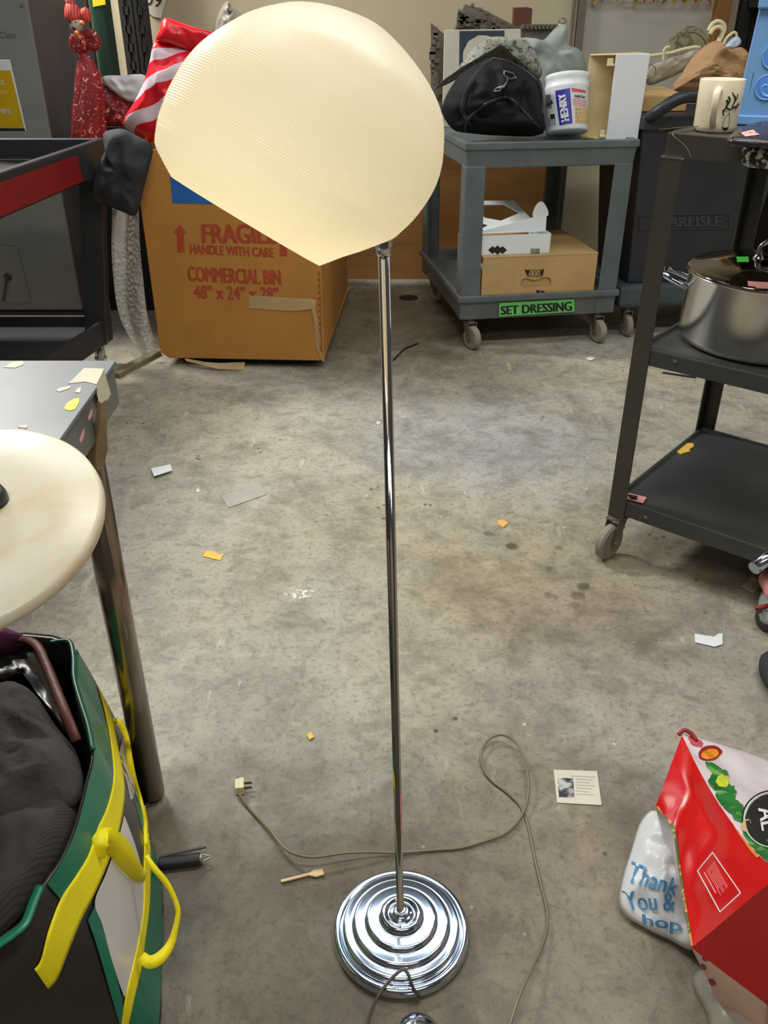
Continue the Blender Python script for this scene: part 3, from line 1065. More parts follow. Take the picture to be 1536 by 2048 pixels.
# black duffel bag
dy = 3.86
dpl = lambda u, v: W(u, v, dy)
duf = empty('duffel_bag', gp(0.2, 0.25, ztop), 'slumped black nylon duffel bag on the grey cart top', 'bag')
out = [dpl(*p) for p in ((934, 266), (905, 258), (884, 225), (893, 190), (920, 150), (955, 128), (990, 114), (1030, 128), (1070, 152), (1084, 170), (1087, 220), (1085, 268), (1010, 272))]
for p in out:
    p.z = max(p.z, ztop + 0.004)
duf_o = obj('body', MB().pillow(out, (0.0, -1, 0.1), 0.12, 0.16, 0.045, 9, sm=3, seed=2, rings=18, pw=0.75), M['black_cloth'], duf, smooth=True)
dbv = bvh_of(duf_o)


def surf_path(bv, pts, off=0.003, n=5, fallback=dy):
    out = []
    for p in spline([V((u, v, 0)) for u, v in pts], n):
        h = on_surface(bv, p.x, p.y, off)
        out.append(h if h is not None else (out[-1] if out else W(p.x, p.y, fallback)))
    return out


mb = MB().tube(surf_path(dbv, ((985, 117), (1010, 122), (1045, 138), (1072, 160), (1083, 190), (1085, 230))), 0.006, 8)
mb.tube(surf_path(dbv, ((930, 262), (936, 240), (965, 212), (1000, 196), (1022, 198), (1050, 225), (1078, 255))), 0.006, 8)
obj('piping', mb, M['black_plastic'], duf, smooth=True)
mb = MB().tube(surf_path(dbv, ((940, 250), (925, 215), (940, 170), (965, 135), (985, 120)), 0.004), 0.010, 8, flat=0.4)
obj('strap', mb, M['black_cotton'], duf, smooth=True)
mb = MB()
q = [on_surface(dbv, u, v, 0.012) or dpl(u, v) for u, v in ((1008, 142), (1026, 146), (1032, 156), (1018, 158), (1008, 150))]
mb.tube(q, 0.0035, 8, True)
mb.tube([on_surface(dbv, u, v, 0.012) or dpl(u, v) for u, v in ((1016, 155), (1012, 166), (1006, 174), (996, 176))], 0.006, 8)
mb.tube([on_surface(dbv, u, v, 0.012) or dpl(u, v) for u, v in ((990, 177), (1002, 174), (1000, 182), (988, 182))], 0.003, 8, True)
obj('clasp', mb, M['zinc'], duf, smooth=True, label='dull metal strap clasp')

# draped cloths over it
jy = 4.05
out = [W(u, v, jy) for u, v in ((868, 178), (884, 165), (908, 145), (928, 120), (944, 98), (970, 82), (1005, 80), (1035, 84), (1060, 88), (1085, 140), (1070, 160), (1030, 135), (990, 116), (955, 128), (915, 150))]
thing('patterned_shirt', MB().pillow(out, (0, -1, 0.4), 0.09, 0.05, 0.02, 10, c=W(995, 108, jy), sm=3, seed=4), M['camo'], 'grey patterned shirt draped over the black duffel bag', 'shirt', smooth=True)
jy2 = 4.22
out = [W(u, v, jy2) for u, v in ((1015, 92), (1035, 78), (1060, 80), (1085, 82), (1108, 58), (1128, 48), (1136, 60), (1136, 92), (1160, 105), (1170, 120), (1172, 160), (1166, 230), (1150, 262), (1090, 262), (1062, 200), (1045, 130))]
thing('denim_jacket', MB().pillow(out, (0, -1, 0.35), 0.10, 0.06, 0.025, 9, c=W(1100, 125, jy2), sm=3, seed=8), M['olive'], 'crumpled pale grey denim jacket behind the white bucket', 'jacket', smooth=True)

# white bucket
by = gp(0.58, 0.11, 0).y
q0, q1 = W(1094, 262, by), W(1178, 262, by)
br0 = (q1 - q0).length / 2
bc_ = V(((q0.x + q1.x) / 2, by + 0.02, ztop + 0.006 + br0 * 0.29))
bk = empty('bucket', bc_, 'white plastic bucket with blue HENRY label on the grey cart', 'bucket')
lean = V((-0.05, 0.30, 1)).normalized()
bh_ = 0.218
prof = [(br0 * 0.96, 0), (br0, 0.006), (br0 * 1.035, bh_ * 0.74), (br0 * 1.06, bh_ * 0.76), (br0 * 1.06, bh_ * 0.80), (br0 * 1.04, bh_ * 0.81), (br0 * 1.045, bh_ * 0.90), (br0 * 1.075, bh_ * 0.92), (br0 * 1.085, bh_ * 0.97), (br0 * 1.07, bh_), (br0 * 1.0, bh_), (br0 * 0.98, bh_ * 0.97), (0.01, bh_ * 0.965)]
bko = obj('pail', MB().lathe(prof, bc_, lean, 64), M['white'], bk, smooth=False, bevel=0)
for p in bko.data.polygons:
    p.use_smooth = True
bbv = bvh_of(bko)


def surf_poly(mb, bv, bl, br, tl, tr, nx=14, ny=6, off=0.001):
    """patch following a surface; corners in photo pixels"""
    rows = []
    for j in range(ny + 1):
        row = []
        for i in range(nx + 1):
            a, b = i / nx, j / ny
            u = (1 - b) * ((1 - a) * bl[0] + a * br[0]) + b * ((1 - a) * tl[0] + a * tr[0])
            v = (1 - b) * ((1 - a) * bl[1] + a * br[1]) + b * ((1 - a) * tl[1] + a * tr[1])
            h = on_surface(bv, u, v, off)
            row.append(h)
        rows.append(row)
    for j in range(ny):
        for i in range(nx):
            q = [rows[j][i], rows[j][i + 1], rows[j + 1][i + 1], rows[j + 1][i]]
            if all(x is not None for x in q):
                mb.add(q, [(0, 1, 2, 3)])


def surf_text(body, bv, bl, br, tl, tr, m, parent, off=0.002, bold=0.0):
    uv, fs = text_flat(body)
    k = bold * 3.5 / max(3, len(body))
    uv = [(k + (1 - 2 * k) * a + dx, b) for dx in ((-k, 0, k) if bold else (0,)) for a, b in uv]
    nv = len(uv) // (3 if bold else 1)
    fs = [[i + nv * q for i in f] for q in range(3 if bold else 1) for f in fs]
    pts = []
    for i, (a, b) in enumerate(uv):
        u = (1 - b) * ((1 - a) * bl[0] + a * br[0]) + b * ((1 - a) * tl[0] + a * tr[0])
        v = (1 - b) * ((1 - a) * bl[1] + a * br[1]) + b * ((1 - a) * tl[1] + a * tr[1])
        pts.append(on_surface(bv, u, v, off + 0.0003 * (i // nv)))
    fs = [f for f in fs if all(pts[i] is not None for i in f)]
    pts = [p if p is not None else V(ORG[parent.name]) for p in pts]
    mb = MB()
    mb.add(pts, fs)
    return obj('lettering', mb, m, parent, merge=False)


mb = MB()
surf_poly(mb, bbv, (1119, 251), (1145, 246.5), (1110, 181.5), (1140, 176))
bl_ = obj('label', mb, M['henry_blue'], bk, label='dark blue label panel')
surf_text('HENRY', bbv, (1139, 241), (1129.5, 184), (1123, 245), (1116, 190), M['white'], bl_, 0.002, 0.03)
mb = MB()
surf_poly(mb, bbv, (1151, 246), (1176, 247), (1149, 213), (1175, 216))
obj('print_block', mb, M['tan_print'], bk, label='tan printed block')
mb = MB()
surf_poly(mb, bbv, (1144, 183), (1172, 186), (1143, 175), (1171, 181))
for k in range(4):
    surf_poly(mb, bbv, (1146, 198.4 + k * 3.8), (1173, 202.4 + k * 3.8), (1146, 197 + k * 3.8), (1173, 201 + k * 3.8), 8, 1)
obj('print_block', mb, M['pink_print'], bk, label='pink printed block')
surf_text('eadyGar', bbv, (1149, 196), (1171, 199), (1149, 187), (1171, 191), M['ink'], bk, 0.0018, 0.02)
mb = MB()
for k in range(6):
    surf_poly(mb, bbv, (1090 + k * 2.3, 217 + k * 0.2), (1092 + k * 2.3, 216), (1089 + k * 2.0, 190), (1091 + k * 2.0, 189), 2, 6)
for k in range(4):
    surf_poly(mb, bbv, (1097 + k * 4.2, 254 - k), (1099 + k * 4.2, 253 - k), (1096 + k * 4, 236), (1098 + k * 4, 235), 2, 5)
for k in range(4):
    surf_poly(mb, bbv, (1152, 218 + k * 8), (1166, 220 + k * 8), (1152, 216 + k * 8), (1166, 218 + k * 8), 6, 1)
    surf_poly(mb, bbv, (1152, 221 + k * 8), (1169, 223 + k * 8), (1152, 219.6 + k * 8), (1169, 221.6 + k * 8), 6, 1)
obj('small_print', mb, M['grey_print'], bk)
mb = MB()
surf_poly(mb, bbv, (1092, 213.5), (1106, 207), (1091.6, 210.5), (1105.5, 204), 6, 2, 0.0018)
for vv in (208.5, 205.5):
    pass
surf_poly(mb, bbv, (1097, 211), (1099, 210), (1095.5, 203), (1097.5, 202), 2, 3, 0.0018)
surf_poly(mb, bbv, (1103, 208.5), (1105.5, 207.5), (1101.5, 200.5), (1104, 199.5), 2, 3, 0.0018)
surf_poly(mb, bbv, (1101, 238), (1110, 236.5), (1100, 229), (1109, 227.5), 3, 3, 0.0018)
obj('printed_marks', mb, M['ink'], bk)

# white plastic hood standing on edge: white outside, aged cream inside
hy = gp(0.64, 0.09, 0).y
hz = ztop + 0.006
F0, F1 = W(1214, 259, hy), W(1278, 257, hy)
F0.z = F1.z = hz
hh = W(1220, 107, hy).z - hz
hd_ = empty('plastic_cover', (F0 + F1) / 2, 'white plastic cover with cream inside standing on the grey cart corner', 'cover')
bk_v = V((-0.075, 0.17, 0))
sk = V((0.009, 0.0, 0))
mb = MB().prism([F0, F1, F1 + V((0, 0, hh)) + sk * 0.6, F0 + V((0, 0, hh)) + sk * 0.2], V((0.0, 0.006, 0)))
obj('face', mb, M['white'], hd_, bevel=0.003)
mb = MB()
Lv = V((-0.078, 0.12, 0))
mb.prism([F0 + V((0, .004, hh - 0.006)), F1 + V((0, .004, hh - 0.006)), F1 + V((0, 0.15, hh - 0.006)), F0 + Lv + V((0, 0, hh - 0.012))], (0, 0, 0.006))
mb.prism([F0 + V((0, .004, 0)), F1 + V((0, .004, 0)), F1 + V((0, 0.15, 0)), F0 + Lv], (0, 0, 0.006))
mb.prism([F1 + V((0, 0.004, 0)), F1 + V((0, 0.15, 0)), F1 + V((0, 0.15, hh)), F1 + V((0, 0.004, hh))], (-0.005, 0, 0))
mb.prism([F1 + V((0, 0.15, 0)), F0 + Lv, F0 + Lv + V((0, 0, hh - 0.01)), F1 + V((0, 0.15, hh - 0.006))], (0.0, 0.004, 0))
obj('inside', mb, M['cream'], hd_, bevel=0.002, label='stained cream inner side')
mb = MB()
for zz_ in (0.012, hh - 0.045):
    mb.box(F0 + V((-0.014, 0.022, zz_ + 0.014)), (0.022, 0.016, 0.026))
    mb.box(F0 + V((-0.014, 0.010, zz_ + 0.004)), (0.028, 0.02, 0.008))
obj('clip', mb, M['ivory'], hd_, bevel=0.002)

# things standing behind on the cart
py = 4.42
pic = empty('picture_board', W(960, 210, py), 'off-white board with dark slate square behind the duffel bag', 'board')
P4 = [W(884, 262, py), W(1050, 262, py), W(1041, 58, py), W(889, 60, py)]
P4[0].z = P4[1].z = ztop + 0.003
obj('panel', MB().prism(P4, (0, 0.012, 0)), M['offwhite'], pic, bevel=0.002)
mb = MB()
decal(mb, [W(918, 160, py), W(1008, 150, py), W(1009, 61, py), W(919, 62, py)], (0, -0.0015, 0))
obj('print', mb, M['navy'], pic)
mb = MB()
random.seed(3)
blob = [W(965 + (38 + random.uniform(-3, 3)) * math.cos(t * math.pi / 14), 112 + (43 + random.uniform(-3, 2)) * math.sin(t * math.pi / 14), py) for t in range(28)]
decal(mb, blob, (0, -0.003, 0))
obj('print', mb, M['offwhite'], pic)

# model-kit panels
ky = 4.56
kit = empty('kit_board', W(875, 150, ky), 'upright panel of grey brown model parts left of the picture board', 'model part')
Q4 = [W(862, 240, ky), W(884, 240, ky), W(888, 68, ky), W(862, 46, ky)]
Q4[0].z = Q4[1].z = ztop + 0.003
mb = MB().prism(Q4, (0, 0.03, 0))
random.seed(11)
for k in range(14):
    u, v = random.uniform(864, 879), 62 + k * 10
    q = W(u, v, ky - 0.006)
    mb.box(q, (random.uniform(0.01, 0.03), 0.015, random.uniform(0.012, 0.035)))
obj('plate', mb, M['kit_grey'], kit)
kit2 = empty('model_spaceship', W(980, 45, ky + 0.1), 'slanted grey model spaceship hull with surface details behind the picture board', 'model')
Q = [W(u, v, ky + 0.02) for u, v in ((910, 58), (930, 8), (965, 18), (1020, 46), (1045, 60), (1045, 110), (908, 110))]
mb = MB().prism(Q, (0, 0.07, 0))
obj('hull', mb, M['kit_grey'], kit2, bevel=0.003)
mb = MB()
random.seed(12)
for k in range(26):
    t = random.random()
    u, v = 918 + t * 100, 22 + t * 26 + random.uniform(0, 26)
    q = W(u, v, ky + 0.014)
    mb.box(q, (random.uniform(0.012, 0.04), 0.02, random.uniform(0.008, 0.02)))
for k in range(6):
    u, v = 945 + k * 15, 10 + k * 8
    mb.box(W(u, v, ky + 0.03), (0.014, 0.03, 0.012))
for u, v, r in ((945, 46, 0.016), (922, 46, 0.02)):
    mb.lathe([(r, 0), (r, 0.012), (r * 0.6, 0.014), (r * 0.55, 0.004), (0.001, 0.004)], W(u, v, ky + 0.02), (0, -1, 0), 16)
mb.tube([W(916, 22, ky), W(930, 27, ky)], 0.009, 8)
obj('details', mb, M['kit_grey'], kit2)
mb = MB().prism([W(u, v, ky + 0.12) for u, v in ((1026, 62), (1062, 62), (1065, 17), (1055, 14), (1028, 15))], (0, 0.05, 0))
mb.v = mb.v
thing('brown_box', mb, M['brown_box'], 'small red-brown box standing behind the picture board', 'box', bevel=0.004)
k3 = MB().prism([W(u, v, ky + 0.06) for u, v in ((1040, 110), (1120, 110), (1118, 56), (1090, 50), (1042, 52))], (0, 0.06, 0))
for k in range(9):
    k3.box(W(1046 + k * 8, 53, ky + 0.05), (0.012, 0.03, 0.02))
thing('model_wreck', k3, M['kit_grey'], 'dark rubble-like model piece between brown box and denim jacket', 'model part')
cl = MB().lathe([(0.009, 0), (0.012, 0.004), (0.012, 0.02), (0.004, 0.022)], W(1120, 56, ky), (0.2, 0, 1), 12)
cl.tube(spline([W(1120, 52, ky), W(1118, 40, ky), W(1126, 36, ky), (W(1133, 44, ky)), W(1124, 46, ky)], 5), 0.003, 6)
thing('wall_hook', cl, M['zinc'], 'small dark hook above the grey denim jacket', 'hook', smooth=True)

# ------------------------------------------------------------------ commercial cardboard bin
fa = W(322, 716, 3.606)
BZ = 0.035
cb0, cb1 = G(322, 716, BZ), G(649, 722, BZ)
bf = (cb1 - cb0)
bf.z = 0
bwid = bf.length
bf.normalize()
bs = V((-bf.y, bf.x, 0))
bin_ = empty('commercial_bin', (cb0.x + bwid / 2, cb0.y, 0), 'large brown fibreboard bin printed FRAGILE behind the lamp', 'bin')
BH, BD = 0.862, 1.15
cp_ = lambda a, b, z: cb0 + bf * a + bs * b + gz * (z - BZ)
mb = MB()
th = 0.012
o_lo = [cp_(0.03, 0, BZ), cp_(bwid, 0, BZ), cp_(bwid, BD, BZ), cp_(0, BD, BZ)]
mb.prism([cp_(0.035, 0, BZ), cp_(bwid - 0.012, 0, BZ), cp_(bwid, 0, BZ + 0.02), cp_(bwid, 0, BH), cp_(0, 0, BH), cp_(0, 0, BZ + 0.05), cp_(0.008, 0, BZ + 0.02)], bs * th)
mb.prism([cp_(0.035, BD, BZ), cp_(bwid, BD, BZ), cp_(bwid, BD, BH), cp_(0, BD, BH), cp_(0, BD, BZ + 0.05)], bs * -th)
mb.prism([cp_(bwid, 0.001, BZ + 0.004), cp_(bwid, BD, BZ), cp_(bwid, BD, BH), cp_(bwid, 0.001, BH)], bf * -th)
mb.prism([cp_(0, 0.001, BZ + 0.04), cp_(0, BD, BZ + 0.04), cp_(0, BD, BH), cp_(0, 0.001, BH)], bf * th)
mb.obox(cp_(0.03, 0.005, BZ), bf * (bwid - 0.04), bs * (BD - 0.01), gz * 0.012)
obj('body', mb, M['card'], bin_, bevel=0.004)
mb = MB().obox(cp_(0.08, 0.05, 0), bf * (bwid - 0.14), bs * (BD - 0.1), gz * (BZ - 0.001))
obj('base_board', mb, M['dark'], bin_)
bpn = PLN(cp_(0, 0, 0.3), bs)
bo = bs * -0.0012
lettering('FRAGILE', quadmap(bpn(404, 486), bpn(556, 487), bpn(402, 448), bpn(550, 449), bo), M['red_ink'], bin_, 0.022)
lettering('HANDLE WITH CARE', quadmap(bpn(380, 507), bpn(549, 514.5), bpn(379, 488.5), bpn(547, 496), bo), M['red_ink'], bin_, 0.022)
lettering('COMMERCIAL BIN', quadmap(bpn(376, 562), bpn(563, 570), bpn(374, 532), bpn(561, 541), bo), M['red_ink'], bin_, 0.022)
lettering('48” x 24” x 28”', quadmap(bpn(387, 597), bpn(559, 601), bpn(386, 570), bpn(557, 575), bo), M['red_ink'], bin_, 0.022)
for dx, dy_ in ((0, 0), (205, 8)):
    mb = MB()
    decal(mb, [bpn(u + dx, v + dy_) for u, v in ((355, 504), (369.5, 504), (368, 466), (373.5, 466), (359.5, 448), (346.5, 467), (353.5, 466))], bo)
    obj('arrow_mark', mb, M['red_ink'], bin_)
mb = MB()
decal(mb, [bpn(340, 350), bpn(345, 406), bpn(440, 409), bpn(440, 350)], bo)
obj('blue_label', mb, M['blue_tape'], bin_, label='bright blue label')
mb = MB()
mb.sheet([[bpn(u, v0) + bo * 1.8, bpn(u + 1, v1) + bo * (1.8 + k)] for k, (u, v0, v1) in enumerate(((498, 591, 616), (530, 592, 618), (560, 594, 620), (590, 596, 621), (612, 597, 618), (626, 598, 616)))])
mb.sheet([[a, b] for a, b in ((bpn(622, 600) + bo * 4, bpn(632, 598) + bo * 4), (bpn(625, 622) + bo * 8, bpn(631, 612) + bo * 9), (bpn(629, 650) + bo * 6, bpn(638, 655) + bo * 12), (bpn(630, 672) + bo * 4, bpn(643, 680) + bo * 14), (bpn(634, 695) + bo * 6, bpn(640, 700) + bo * 6), (bpn(645, 722) + bo * 4, bpn(650, 722) + bo * 4))])
obj('peeling_tape', mb, M['tape_clear'], bin_)
mb = MB()
for k in range(13):
    v = 545 + k * 12.5
    u = 637 + (v - 530) * 0.028
    mb.tube([bpn(u - 2.5, v + 2) + bo, bpn(u + 1, v + 1) + bo * 2, bpn(u + 2.5, v - 2) + bo], 0.0022, 6)
    mb.tube([bpn(u + 2, v + 7) + bo, bpn(u + 3, v + 5) + bo * 2], 0.0018, 6)
obj('stitching', mb, mat('dark_twine', cv(128, 84, 38), 0.8), bin_)
# strip of loose tape under its front edge
mb = MB()
mb.sheet([[G(368, 716, .034), G(372, 722, .03)], [G(410, 724, .03), G(408, 731, .02)], [G(440, 726, .02), G(436, 738, .008)], [G(490, 724, .02), G(488, 740, .004)]])
thing('loose_tape', mb, M['tape_clear'], 'torn strip of yellowed tape hanging under the brown bin', 'tape')

# red and white striped carrier bag lying on the bin
ry = 3.58
rb = empty('striped_bag', W(320, 270, ry), 'crumpled red and white striped carrier bag on top of the brown bin', 'bag')
out = [W(u, v, ry) for u, v in ((245, 247), (268, 205), (290, 160), (303, 112), (312, 78), (345, 85), (400, 100), (425, 90), (425, 180), (390, 250), (340, 300), (303, 290), (270, 268))]
rbo = obj('body', MB().pillow(out, (0, -1, 0.2), 0.085, 0.10, 0.02, 8, sm=3, seed=1, pw=0.55), M['stripe'], rb, smooth=True)
out = [W(u, v, ry - 0.03) for u, v in ((312, 84), (318, 60), (328, 36), (360, 44), (395, 56), (432, 68), (432, 100), (400, 108), (350, 92))]
obj('top_edge', MB().pillow(out, (0, -1, 0.2), 0.045, 0.05, 0.01, 12, sm=3, seed=5), M['red_film'], rb, smooth=True, label='plain red top hem')

# black jacket over the bin corner
jy3 = 3.44
out = [W(u, v, jy3) for u, v in ((206, 268), (225, 259), (248, 258), (275, 272), (305, 292), (300, 330), (288, 375), (280, 410), (270, 432), (245, 424), (215, 412), (190, 405), (184, 392), (188, 360), (198, 325), (210, 300))]
thing('black_jacket', MB().pillow(out, (0.05, -1, 0.1), 0.055, 0.05, 0.022, 11, sm=3, seed=9, pw=0.6), M['black_cotton'], 'black cotton jacket draped between dark cart and brown bin', 'jacket', smooth=True)

# bubble wrap hanging below it to the floor
byy = 3.54
rows = []
for k, (u0, u1, v) in enumerate(((224, 278, 405), (224, 278, 450), (222, 280, 500), (226, 286, 550), (231, 290, 600), (240, 296, 640), (256, 306, 670), (272, 312, 695), (285, 310, 711))):
    rows.append([W(lerp(u0, u1, t / 6), v + (5 * math.sin(t * 2) if k > 6 else 0), byy - 0.02 * math.sin(t * 1.3 + k * 0.5) - 0.012 * math.sin(t * 2.9 + k)) for t in range(7)])
thing('bubble_wrap', MB().sheet(rows), M['bubble'], 'strip of clear bubble wrap hanging beside the brown bin', 'wrap', smooth=True, sub=2)
mb = MB()
w0_, w1_ = G(240, 757, 0), G(324, 710, 0)
dv = (w1_ - w0_).normalized()
mb.obox(w0_, w1_ - w0_, V((-dv.y, dv.x, 0)) * 0.045, (0, 0, 0.022))
thing('wooden_strip', mb, M['plank'], 'weathered wooden strip on the floor left of the brown bin', 'wood', bevel=0.003)

# ------------------------------------------------------------------ left background: appliance, dark cabinet, rack, doll
AY = 3.98
ap = empty('machine_cabinet', (-1.9, AY + 0.3, 0), 'tall grey enamel machine cabinet marked Clean at the left edge', 'machine')
ax1 = W(100, 265, AY).x
obj('front_panel', MB().box(((ax1 - 2.6) / 2, AY + 0.01, 1.0), (ax1 + 2.6, 0.02, 1.8)), M['appliance'], ap, bevel=0.004)
sy = AY + 0.45
mb = MB().prism([(ax1, AY + 0.021, 0.06), (ax1, AY + 0.021, 1.9), (ax1 + 0.004, sy, 1.9), (ax1 + 0.004, sy, 0.06)], (-0.8, 0, 0))
obj('body', mb, M['appliance_side'], ap)
obj('plinth', MB().box(((ax1 - 2.6) / 2, AY + 0.03, 0.045), (ax1 + 2.6, 0.05, 0.09)), M['black_plastic'], ap)
apl = PLN((0, AY - 0.001, 0), (0, 1, 0))
lettering('Clean', quadmap(apl(-1, 77), apl(32, 77), apl(-1, 63), apl(31, 62.5)), mat('blue_grey_print', cv(70, 72, 104), 0.5), ap)
mb = MB()
mb.prism([apl(-60, 488), apl(34, 493), apl(62, 604), apl(-60, 604)], (0, -0.004, 0))
dr = obj('door', mb, M['appliance'], ap, bevel=0.002)
kb = apl(17, 553)
mb = MB().lathe([(0.018, 0), (0.018, 0.006), (0.008, 0.010), (0.001, 0.010)], kb, (0, -1, 0), 16)
mb.tube(spline([kb + V((0, -0.012, 0)), kb + V((-0.012, -0.02, -0.03)), kb + V((-0.03, -0.015, -0.075)), kb + V((-0.045, -0.01, -0.11))], 4), 0.005, 8)
obj('latch', mb, M['black_metal'], dr, smooth=True)
obj('screw', MB().lathe([(0.006, 0), (0.006, 0.004), (0.001, 0.005)], apl(44, 11), (0, -1, 0), 12), M['zinc'], ap)

bx0, bx1 = ax1 + 0.03, -1.02
bc0 = empty('black_cabinet', ((bx0 + bx1) / 2, 4.4, 0), 'low black cabinet in the gap between machine and brown bin', 'cabinet')
obj('body', MB().box(((bx0 + bx1) / 2, 4.55, 0.42), (bx1 - bx0, 0.5, 0.84)), M['dark'], bc0, bevel=0.01)
obj('top', MB().box(((bx0 + bx1) / 2, 4.54, 0.85), (bx1 - bx0 + 0.02, 0.54, 0.02)), M['black_plastic'], bc0, bevel=0.005)

gx = W(209, 75, 4.7).x
gpst = MB().lathe([(0.05, 0.861), (0.05, 2.3)], (gx, 4.70, 0), n=24)
gpo = empty('green_pole', (gx, 4.70, 0.861), 'thick dark green pole beside the red dressed doll', 'pole')
obj('tube', gpst, M['green_post'], gpo, smooth=False)
nb = PLN((gx, 4.648, 0), (0, 1, 0))
obj('note', MB().prism([nb(183, -16), nb(209, -18), nb(211, 9), nb(186, 14)], (0, 0.001, 0)), mat('yellow_note', cv(232, 202, 20), 0.6), gpo, label='yellow paper note')

rk = empty('slotted_rack', (W(280, 75, 4.88).x, 4.88, 0), 'black slotted rack uprights on the wall behind the striped bag', 'rack')
for u in (258, 285):
    xx = W(u + 3, 75, 4.88).x
    mb = MB()
    ww = 0.022 if u == 258 else 0.024
    for sx in (-1, 1):
        mb.box((xx + sx * ww, 4.88, 1.0), (0.026, 0.03, 2.0))
    for k in range(26):
        mb.box((xx, 4.88, 0.04 + k * 0.08), (0.03, 0.03, 0.036))
    obj('upright', mb, M['dark'], rk)
    obj('back_strip', MB().box((xx, 4.90, 1.0), (0.07, 0.006, 2.0)), M['frame'], rk)

pxa, pxb = W(138, 75, 4.93).x, W(184, 75, 4.93).x
thing('dark_board', MB().box(((pxa + pxb) / 2, 4.94, 1.0), (pxb - pxa, 0.03, 2.0)), M['dark'], 'tall narrow black board against the wall behind the doll', 'panel')

# doll in maroon tie-dyed dress
dyY = 3.86
dl = empty('puppet_doll', W(185, 268, dyY), 'puppet doll in long maroon tie-dyed dress hanging beside the machine', 'doll')
dcx = lambda u, v: W(u, v, dyY)
secs = [(178, 262, 34), (179, 300, 36), (177, 240, 33), (178, 210, 31), (178, 180, 28), (176, 150, 24), (172, 128, 18), (168, 112, 11), (166, 104, 8)]
secs = sorted(secs, key=lambda q: -q[1])
loops = []
for u, v, hw in secs:
    c = dcx(u, v)
    rx = abs(dcx(u + hw, v).x - c.x)
    loops.append([c + V((math.cos(2 * math.pi * k / 40), math.sin(2 * math.pi * k / 40) * 0.7, 0)) * rx * (1 + 0.07 * math.sin(k * 1.26 + u)) for k in range(40)])
obj('dress', MB().loft(loops), M['bandhani'], dl, smooth=True)
tors = [(166, 106, 9), (163, 96, 14), (162, 85, 16), (160, 74, 15), (157, 66, 9), (156, 60, 6)]
loops = []
for u, v, hw in tors:
    c = dcx(u, v)
    rx = abs(dcx(u + hw, v).x - c.x)
    loops.append([c + V((math.cos(2 * math.pi * k / 24), math.sin(2 * math.pi * k / 24) * 0.7, 0)) * rx for k in range(24)])
obj('bodice', MB().loft(loops), M['bandhani'], dl, smooth=True)
hc = dcx(152, 49)
hr = abs(dcx(166, 49).x - hc.x)
prof = [(0.001, -1.15), (0.35, -1.12), (0.62, -0.85), (0.85, -0.3), (0.95, 0.15), (0.9, 0.6), (0.6, 0.95), (0.001, 1.1)]
mbh = MB().lathe([(r * hr, z * hr) for r, z in prof], hc, (0.05, -0.1, 1), 24)
nz = hc + V((0, -hr * 0.92, -hr * 0.1))
mbh.lathe([(hr * 0.16, -hr * 0.3), (hr * 0.10, hr * 0.25), (0.001, hr * 0.3)], nz, (0, 0.1, 1), 8)
ho = obj('head', mbh, M['face'], dl, smooth=True)
mb = MB()
for sx in (-1, 1):
    mb.lathe([(hr * 0.16, 0), (hr * 0.12, hr * 0.08), (0.001, hr * 0.1)], hc + V((sx * hr * 0.4 - 0.004, -hr * 0.84, hr * 0.28)), (0, -1, 0), 10)
obj('eyes', mb, M['ink'], ho)
mb = MB().lathe([(hr * 0.26, 0), (hr * 0.22, hr * 0.08), (0.001, hr * 0.1)], hc + V((-0.004, -hr * 0.78, -hr * 0.5)), (0, -1, 0), 10)
obj('mouth', mb, M['red_paint'], ho)
tprof = [(0.9, 0.0), (1.18, 0.25), (1.22, 0.8), (1.05, 1.4), (0.8, 1.9), (0.5, 2.3), (0.2, 2.5), (0.001, 2.55)]
mb = MB().lathe([(r * hr, z * hr) for r, z in tprof], hc + V((-hr * 0.05, 0, hr * 0.45)), (-0.18, 0, 1), 24)
mb.lathe([(0.001, -1.0 * hr), (0.6 * hr, -0.7 * hr), (0.8 * hr, 0), (0.6 * hr, 0.7 * hr), (0.001, 1.0 * hr)], dcx(171, 30), (0.1, 0, 1), 16)
mb.lathe([(0.001, -0.6 * hr), (0.5 * hr, -0.4 * hr), (0.6 * hr, 0.1 * hr), (0.001, 0.7 * hr)], dcx(139, 4), (0.1, 0, 1), 16)
obj('turban', mb, M['turban'], dl, smooth=True)
mb = MB().tube(spline([dcx(170, 70), dcx(183, 68), dcx(193, 80), dcx(190, 92), dcx(178, 90)], 5), 0.018, 10)
mb.tube(spline([dcx(150, 72), dcx(146, 84), dcx(150, 96), dcx(160, 92)], 5), 0.016, 10)
obj('sleeves', mb, M['bandhani'], dl, smooth=True)
mb = MB().tube(spline([dcx(150, 66), dcx(156, 78), dcx(165, 72), dcx(168, 60)], 5), 0.007, 8)
mb.tube(spline([dcx(152, 84), dcx(160, 92), dcx(168, 80)], 5), 0.005, 8)
for u, v in ((160, 66), (165, 74), (170, 46)):
    mb.lathe([(0.009, 0), (0.009, 0.01), (0.001, 0.014)], dcx(u, v) + V((0, -0.03, 0)), (0, -1, 0), 10)
obj('necklace', mb, mat('gilt_orange', cv(214, 140, 70), 0.3, 0.3, 0.2, 40), dl, smooth=True)
obj('string', MB().tube([dcx(150, 4), dcx(149, -60)], 0.0015, 6), M['cord'], dl)
